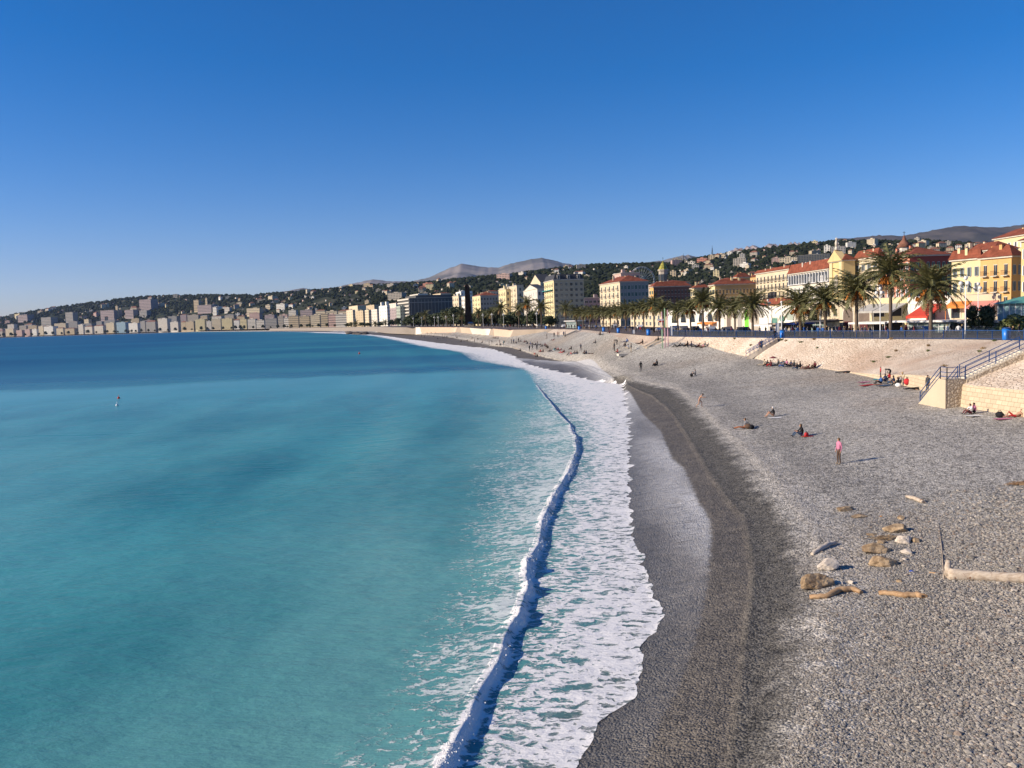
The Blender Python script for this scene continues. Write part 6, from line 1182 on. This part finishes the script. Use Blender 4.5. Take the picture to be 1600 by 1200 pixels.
def rock(c,py,wpx,hpx,dep,m,label,rz=0,seed=0,sharp=.35,name='rock',cat='rock',sink=.18,sub=4):
    p=hit(c,py); W=wpx*p.y/F; H=hpx*p.y/F; bm=bmesh.new(); bmesh.ops.create_icosphere(bm,subdivisions=sub,radius=1); o_=Vector((seed*7.3,seed*3.1,seed)); rr=random.Random(seed); pl_=[(Vector((rr.gauss(0,1),rr.gauss(0,1),rr.gauss(0,.8))).normalized(),rr.uniform(.62,.98)) for _ in range(22)]+[(Vector((0,0,-1)),.6)]
    for v in bm.verts:
        d=v.co.normalized(); f=min(h_/max(.12,d.dot(n_)) for n_,h_ in pl_ if d.dot(n_)>.0); f=min(f,1.25)*(1+.14*sharp*mnoise.fractal(d*3+o_,1,2,4)); q=d*f; v.co=Vector((q.x*W/2,q.y*dep/2,max(q.z,-.3)*H*.54))
    me=bpy.data.meshes.new(name); bm.to_mesh(me); bm.free(); me.materials.append(m)
    for f in me.polygons: f.use_smooth=False
    o=bpy.data.objects.new(name,me); o.location=p+Vector((0,0,H*sink)); o.rotation_euler=(0,0,rad(rz)); lk(o); return tag(o,label,cat)
for a in [(1280,916,54,28,.95,M_rock,'biggest brown rock, with a jagged shaded face, among the driftwood',15,1,.75),(1292,888,44,20,.7,M_prock,'pale pinkish rock behind the biggest brown rock',20,2,.5),(1319,797,32,10,.7,M_rock,'low brown rock farthest up the beach in the rock patch',10,3,.5),(1342,808,28,7,.6,M_rock,'flat brown rock just below the farthest one',-5,4,.5),(1408,810,14,7,.5,M_rock,'small brown rock alone right of the farthest rocks',0,5),(1400,830,44,16,.9,M_rock,'dark brown ridged rock behind the white rock',-12,6,.8),(1411,847,28,18,.7,M_prock,'white rock with a shaded side, largest of the pale rocks',10,7,.5),(1430,846,18,10,.5,M_rock,'small tan rock right of the white rock',0,8),(1377,848,15,7,.5,M_rock,'small reddish rock left of the white rock',0,9),(1416,864,17,10,.5,M_prock,'smaller white rock below the largest pale rock',0,10,.4),(1413,875,9,5,.25,M_prock,'tiny white stone below the two white rocks',0,11,.3),(1368,862,56,16,.9,M_rock,'long brown rock in the middle of the rock patch',-14,12,.6),(1380,883,54,17,.8,M_rock,'long brown rock below the middle one, right of the pale rock',-10,13,.6),(1314,912,9,6,.28,M_prock,'small oval white stone beside the biggest brown rock',0,14,.2),(1330,911,11,7,.3,M_prock,'round cream stone right of the small oval one',0,15,.2),(1405,909,12,5,.3,M_rock,'small dark stone above the flat driftwood',0,16,.4),(1316,857,9,3,.2,M_prock,'tiny white stone right of the curved pale driftwood',0,17,.3),(1361,836,18,5,.3,M_rock,'low brown stone left of the dark ridged rock',0,18,.5),(1424,893,8,3,.2,mat('blue_plastic',(.03,.08,.35),.5),'small blue scrap lying below the white rocks',0,19,.4),(1377,807,5,2,.12,mat('orange_scrap',(.5,.22,.05),.6),'tiny orange scrap between the upper rocks',0,20,.3)]: rock(*a)
def wood(pts,rpx,m,label,name='driftwood',seed=0,n=12):
    P3=[hit(*p) for p in pts]; o0=P3[0]; r=rpx*o0.y/F/2; q=MB(); L=[]; rr=random.Random(seed)
    for i in range(len(P3)-1):
        for k in range(4): L.append(P3[i].lerp(P3[i+1],k/4)-o0)
    L.append(P3[-1]-o0); m_=len(L)
    rs=[r*(.62+.45*math.sin(math.pi*(.08+.84*i/m_)))*(.9+.25*mnoise.noise(Vector((i*.35,seed,0)))) for i in range(m_)]
    q.tube([l+Vector((rr.uniform(-.3,.3)*r,rr.uniform(-.3,.3)*r,rs[i]*.6)) for i,l in enumerate(L)],rs,n,0,True,.8); return tag(q.build(name,m,None,tuple(o0)),label,'driftwood')
wood([(1266,935),(1290,934),(1310,925),(1330,923),(1347,928)],12,M_drift,'orange-brown curved driftwood just below the biggest rock',seed=3)
wood([(1373,929),(1395,930),(1415,933),(1432,932),(1447,935)],12,M_drift,'flat brown driftwood right of the curved one',seed=5)
wood([(1268,868),(1282,860),(1296,852),(1306,850)],9,M_prock,'pale curved driftwood at the left of the rock patch',seed=6)
wood([(1418,777),(1430,781),(1444,786)],8,M_log,'short pale plank above the long thin stick',seed=8)
wood([(1452,895),(1468,897)],3,M_drift,'thin stick end left of the big log',seed=9)
wood([(1345,1085),(1360,1080),(1372,1078)],2,M_drift,'thin brown twig on the pebbles at the lower right',seed=10)
def big_log():
    a_=hit(1484,903); b_=hit(1640,912); t_=thing('driftwood_log','long bleached driftwood log with a stump end at the right edge','log',tuple(a_)); d=b_-a_; q=MB(); n=22; rr=random.Random(4)
    q.tube([d*(k/n)+Vector((0,0,.14+rr.uniform(-.01,.015))) for k in range(n+1)],[.24 if k==0 else (.23 if k<3 else .195*rr.uniform(.93,1.07)) for k in range(n+1)],14); q.build('trunk',M_log,t_)
    q=MB(); q.tube([(.02,.02,.1),(-.02,.12,.38),(.05,.2,.62)],[.17,.12,.09],10); q.tube([(.12,0,.12),(-.10,.02,.10)],[.26,.24],12); q.build('stump',M_log,t_)
big_log()
A=hit(1467,818); B__=hit(1475,905); q=MB(); q.tube([Vector((0,0,.01)),(B__-A)*.5+Vector((.03,0,.015)),(B__-A)+Vector((0,0,.03))],.02,6); tag(q.build('stick',C_tan,None,tuple(A)),'long thin pale stick leading up to the log','stick')
def weed(c,py,wpx,m,label,seed,name='seaweed'):
    p=hit(c,py); s=wpx/2*p.y/F; rr=random.Random(seed); q=MB()
    for k in range(110):
        x,y=rr.gauss(0,.45)*s,rr.gauss(0,.22)*s; a=rr.uniform(-.6,.6); l=rr.uniform(.1,.35); z=rr.uniform(.0,.10); q.bar((x,y,z),(x+l*math.cos(a),y+l*math.sin(a),z+rr.uniform(-.03,.07)),.02)
    tag(q.build(name,m,None,tuple(p)),label,'seaweed')
weed(1592,757,36,M_drift,'heap of rusty brown seaweed at the right edge',1); weed(1385,842,60,M_rock,'brown seaweed strewn between the rocks',2)
# buoys
def buoy(c,py,m,label,s):
    p=at(c,py,0); t_=thing('buoy',label,'buoy',tuple(p)); q=MB(); q.ball((0,0,.25*s),.42*s,0,12,8); q.build('float',m,t_); q=MB(); q.tube([(0,0,.5*s),(0,0,1.3*s)],.07*s,6); q.build('rod',m,t_)
buoy(185.5,623,C_red,'small red buoy at the edge of the dark water',.55); buoy(183,634.5,M_white,'small white buoy below the red one',.55); buoy(561.5,553,C_red,'red buoy off the far beach',.9)
# rock groyne at the bend of the beach
Rg=random.Random(3); q=MB()
for k in range(46):
    c=Rg.uniform(543,574); p=at(c,Rg.uniform(519.6,522.6)-(574-c)*.02,.3); s=Rg.uniform(1.2,3.2); q.ball(tuple(p),(s*1.5,s*1.4,s*.6),0,7,5,.25,Rg)
tag(q.build('rock_groyne',mat('groyne_rock',(.10,.085,.07),.95)),'low dark rock groyne in the surf at the far bend of the beach','groyne')
# ================================================================ loose pebbles near the camera (nobody could count them)
t=NT('pebble_stone'); tn=t.attr('tone'); cr=t.n('ValToRGB',{0:tn}); e=cr.color_ramp; e.elements[0].color=(.05,.048,.045,1); e.elements[1].color=(.64,.58,.49,1)
for p_,c_ in((.25,(.17,.155,.135,1)),(.55,(.34,.31,.265,1)),(.72,(.45,.40,.33,1)),(.80,(.22,.16,.12,1))): z=e.elements.new(p_); z.color=c_
t.set(Base_Color=cr.outputs[0],Roughness=.8,Specular_IOR_Level=.3); M_peb=t.m
N=110000; yy=16.5+28*rng.random(N)**1.5; xr=Xr(yy); xm=.66*yy+1; xx=xr-1.6+(xm-xr+1.6)*rng.random(N)**.85
k=((fbm(xx*1.1,yy*1.1,91,3)+(xx-xr)*.05)>.36)&(rng.random(N)<np.clip((46-yy)/20,0,1)); xx=xx[k]; yy=yy[k]; sz=rng.lognormal(math.log(.024),.38,len(xx))*np.clip(.7+(xx-Xr(yy))*.09,.6,1.75)
tone=np.clip(rng.beta(2.2,2.2,len(xx))*.9+.02+np.clip((xx-Xr(yy))*.012,-.1,.12),0,1); tone=np.where(xx<Xr(yy)-.1,tone*.45,tone)
pb=lk(bpy.data.objects.new('pebbles',blob_cloud('pebbles',np.stack([xx,yy,beach_z(xx,yy)+sz*.25],-1),sz,M_peb,tone,.55))); tag(pb,'loose grey beach pebbles in the near foreground','pebbles',kind='stuff')
HAZE_D=1.3e-5
# ================================================================ air
hz=NT('haze_air'); hz.t.nodes.remove(hz.b); pv=hz.t.nodes.new('ShaderNodeVolumePrincipled'); out=[n for n in hz.t.nodes if n.type=='OUTPUT_MATERIAL'][0]
pv.inputs['Color'].default_value=(.45,.63,1,1); pv.inputs['Density'].default_value=HAZE_D; pv.inputs['Anisotropy'].default_value=.0
hz.t.links.new(pv.outputs[0],out.inputs['Volume'])
q=MB(); q.box(-32000,32000,-6000,32000,-420,2600); h_=q.build('haze',hz.m); tag(h_,'thin blue haze of the air over the bay and hills','haze',kind='stuff')
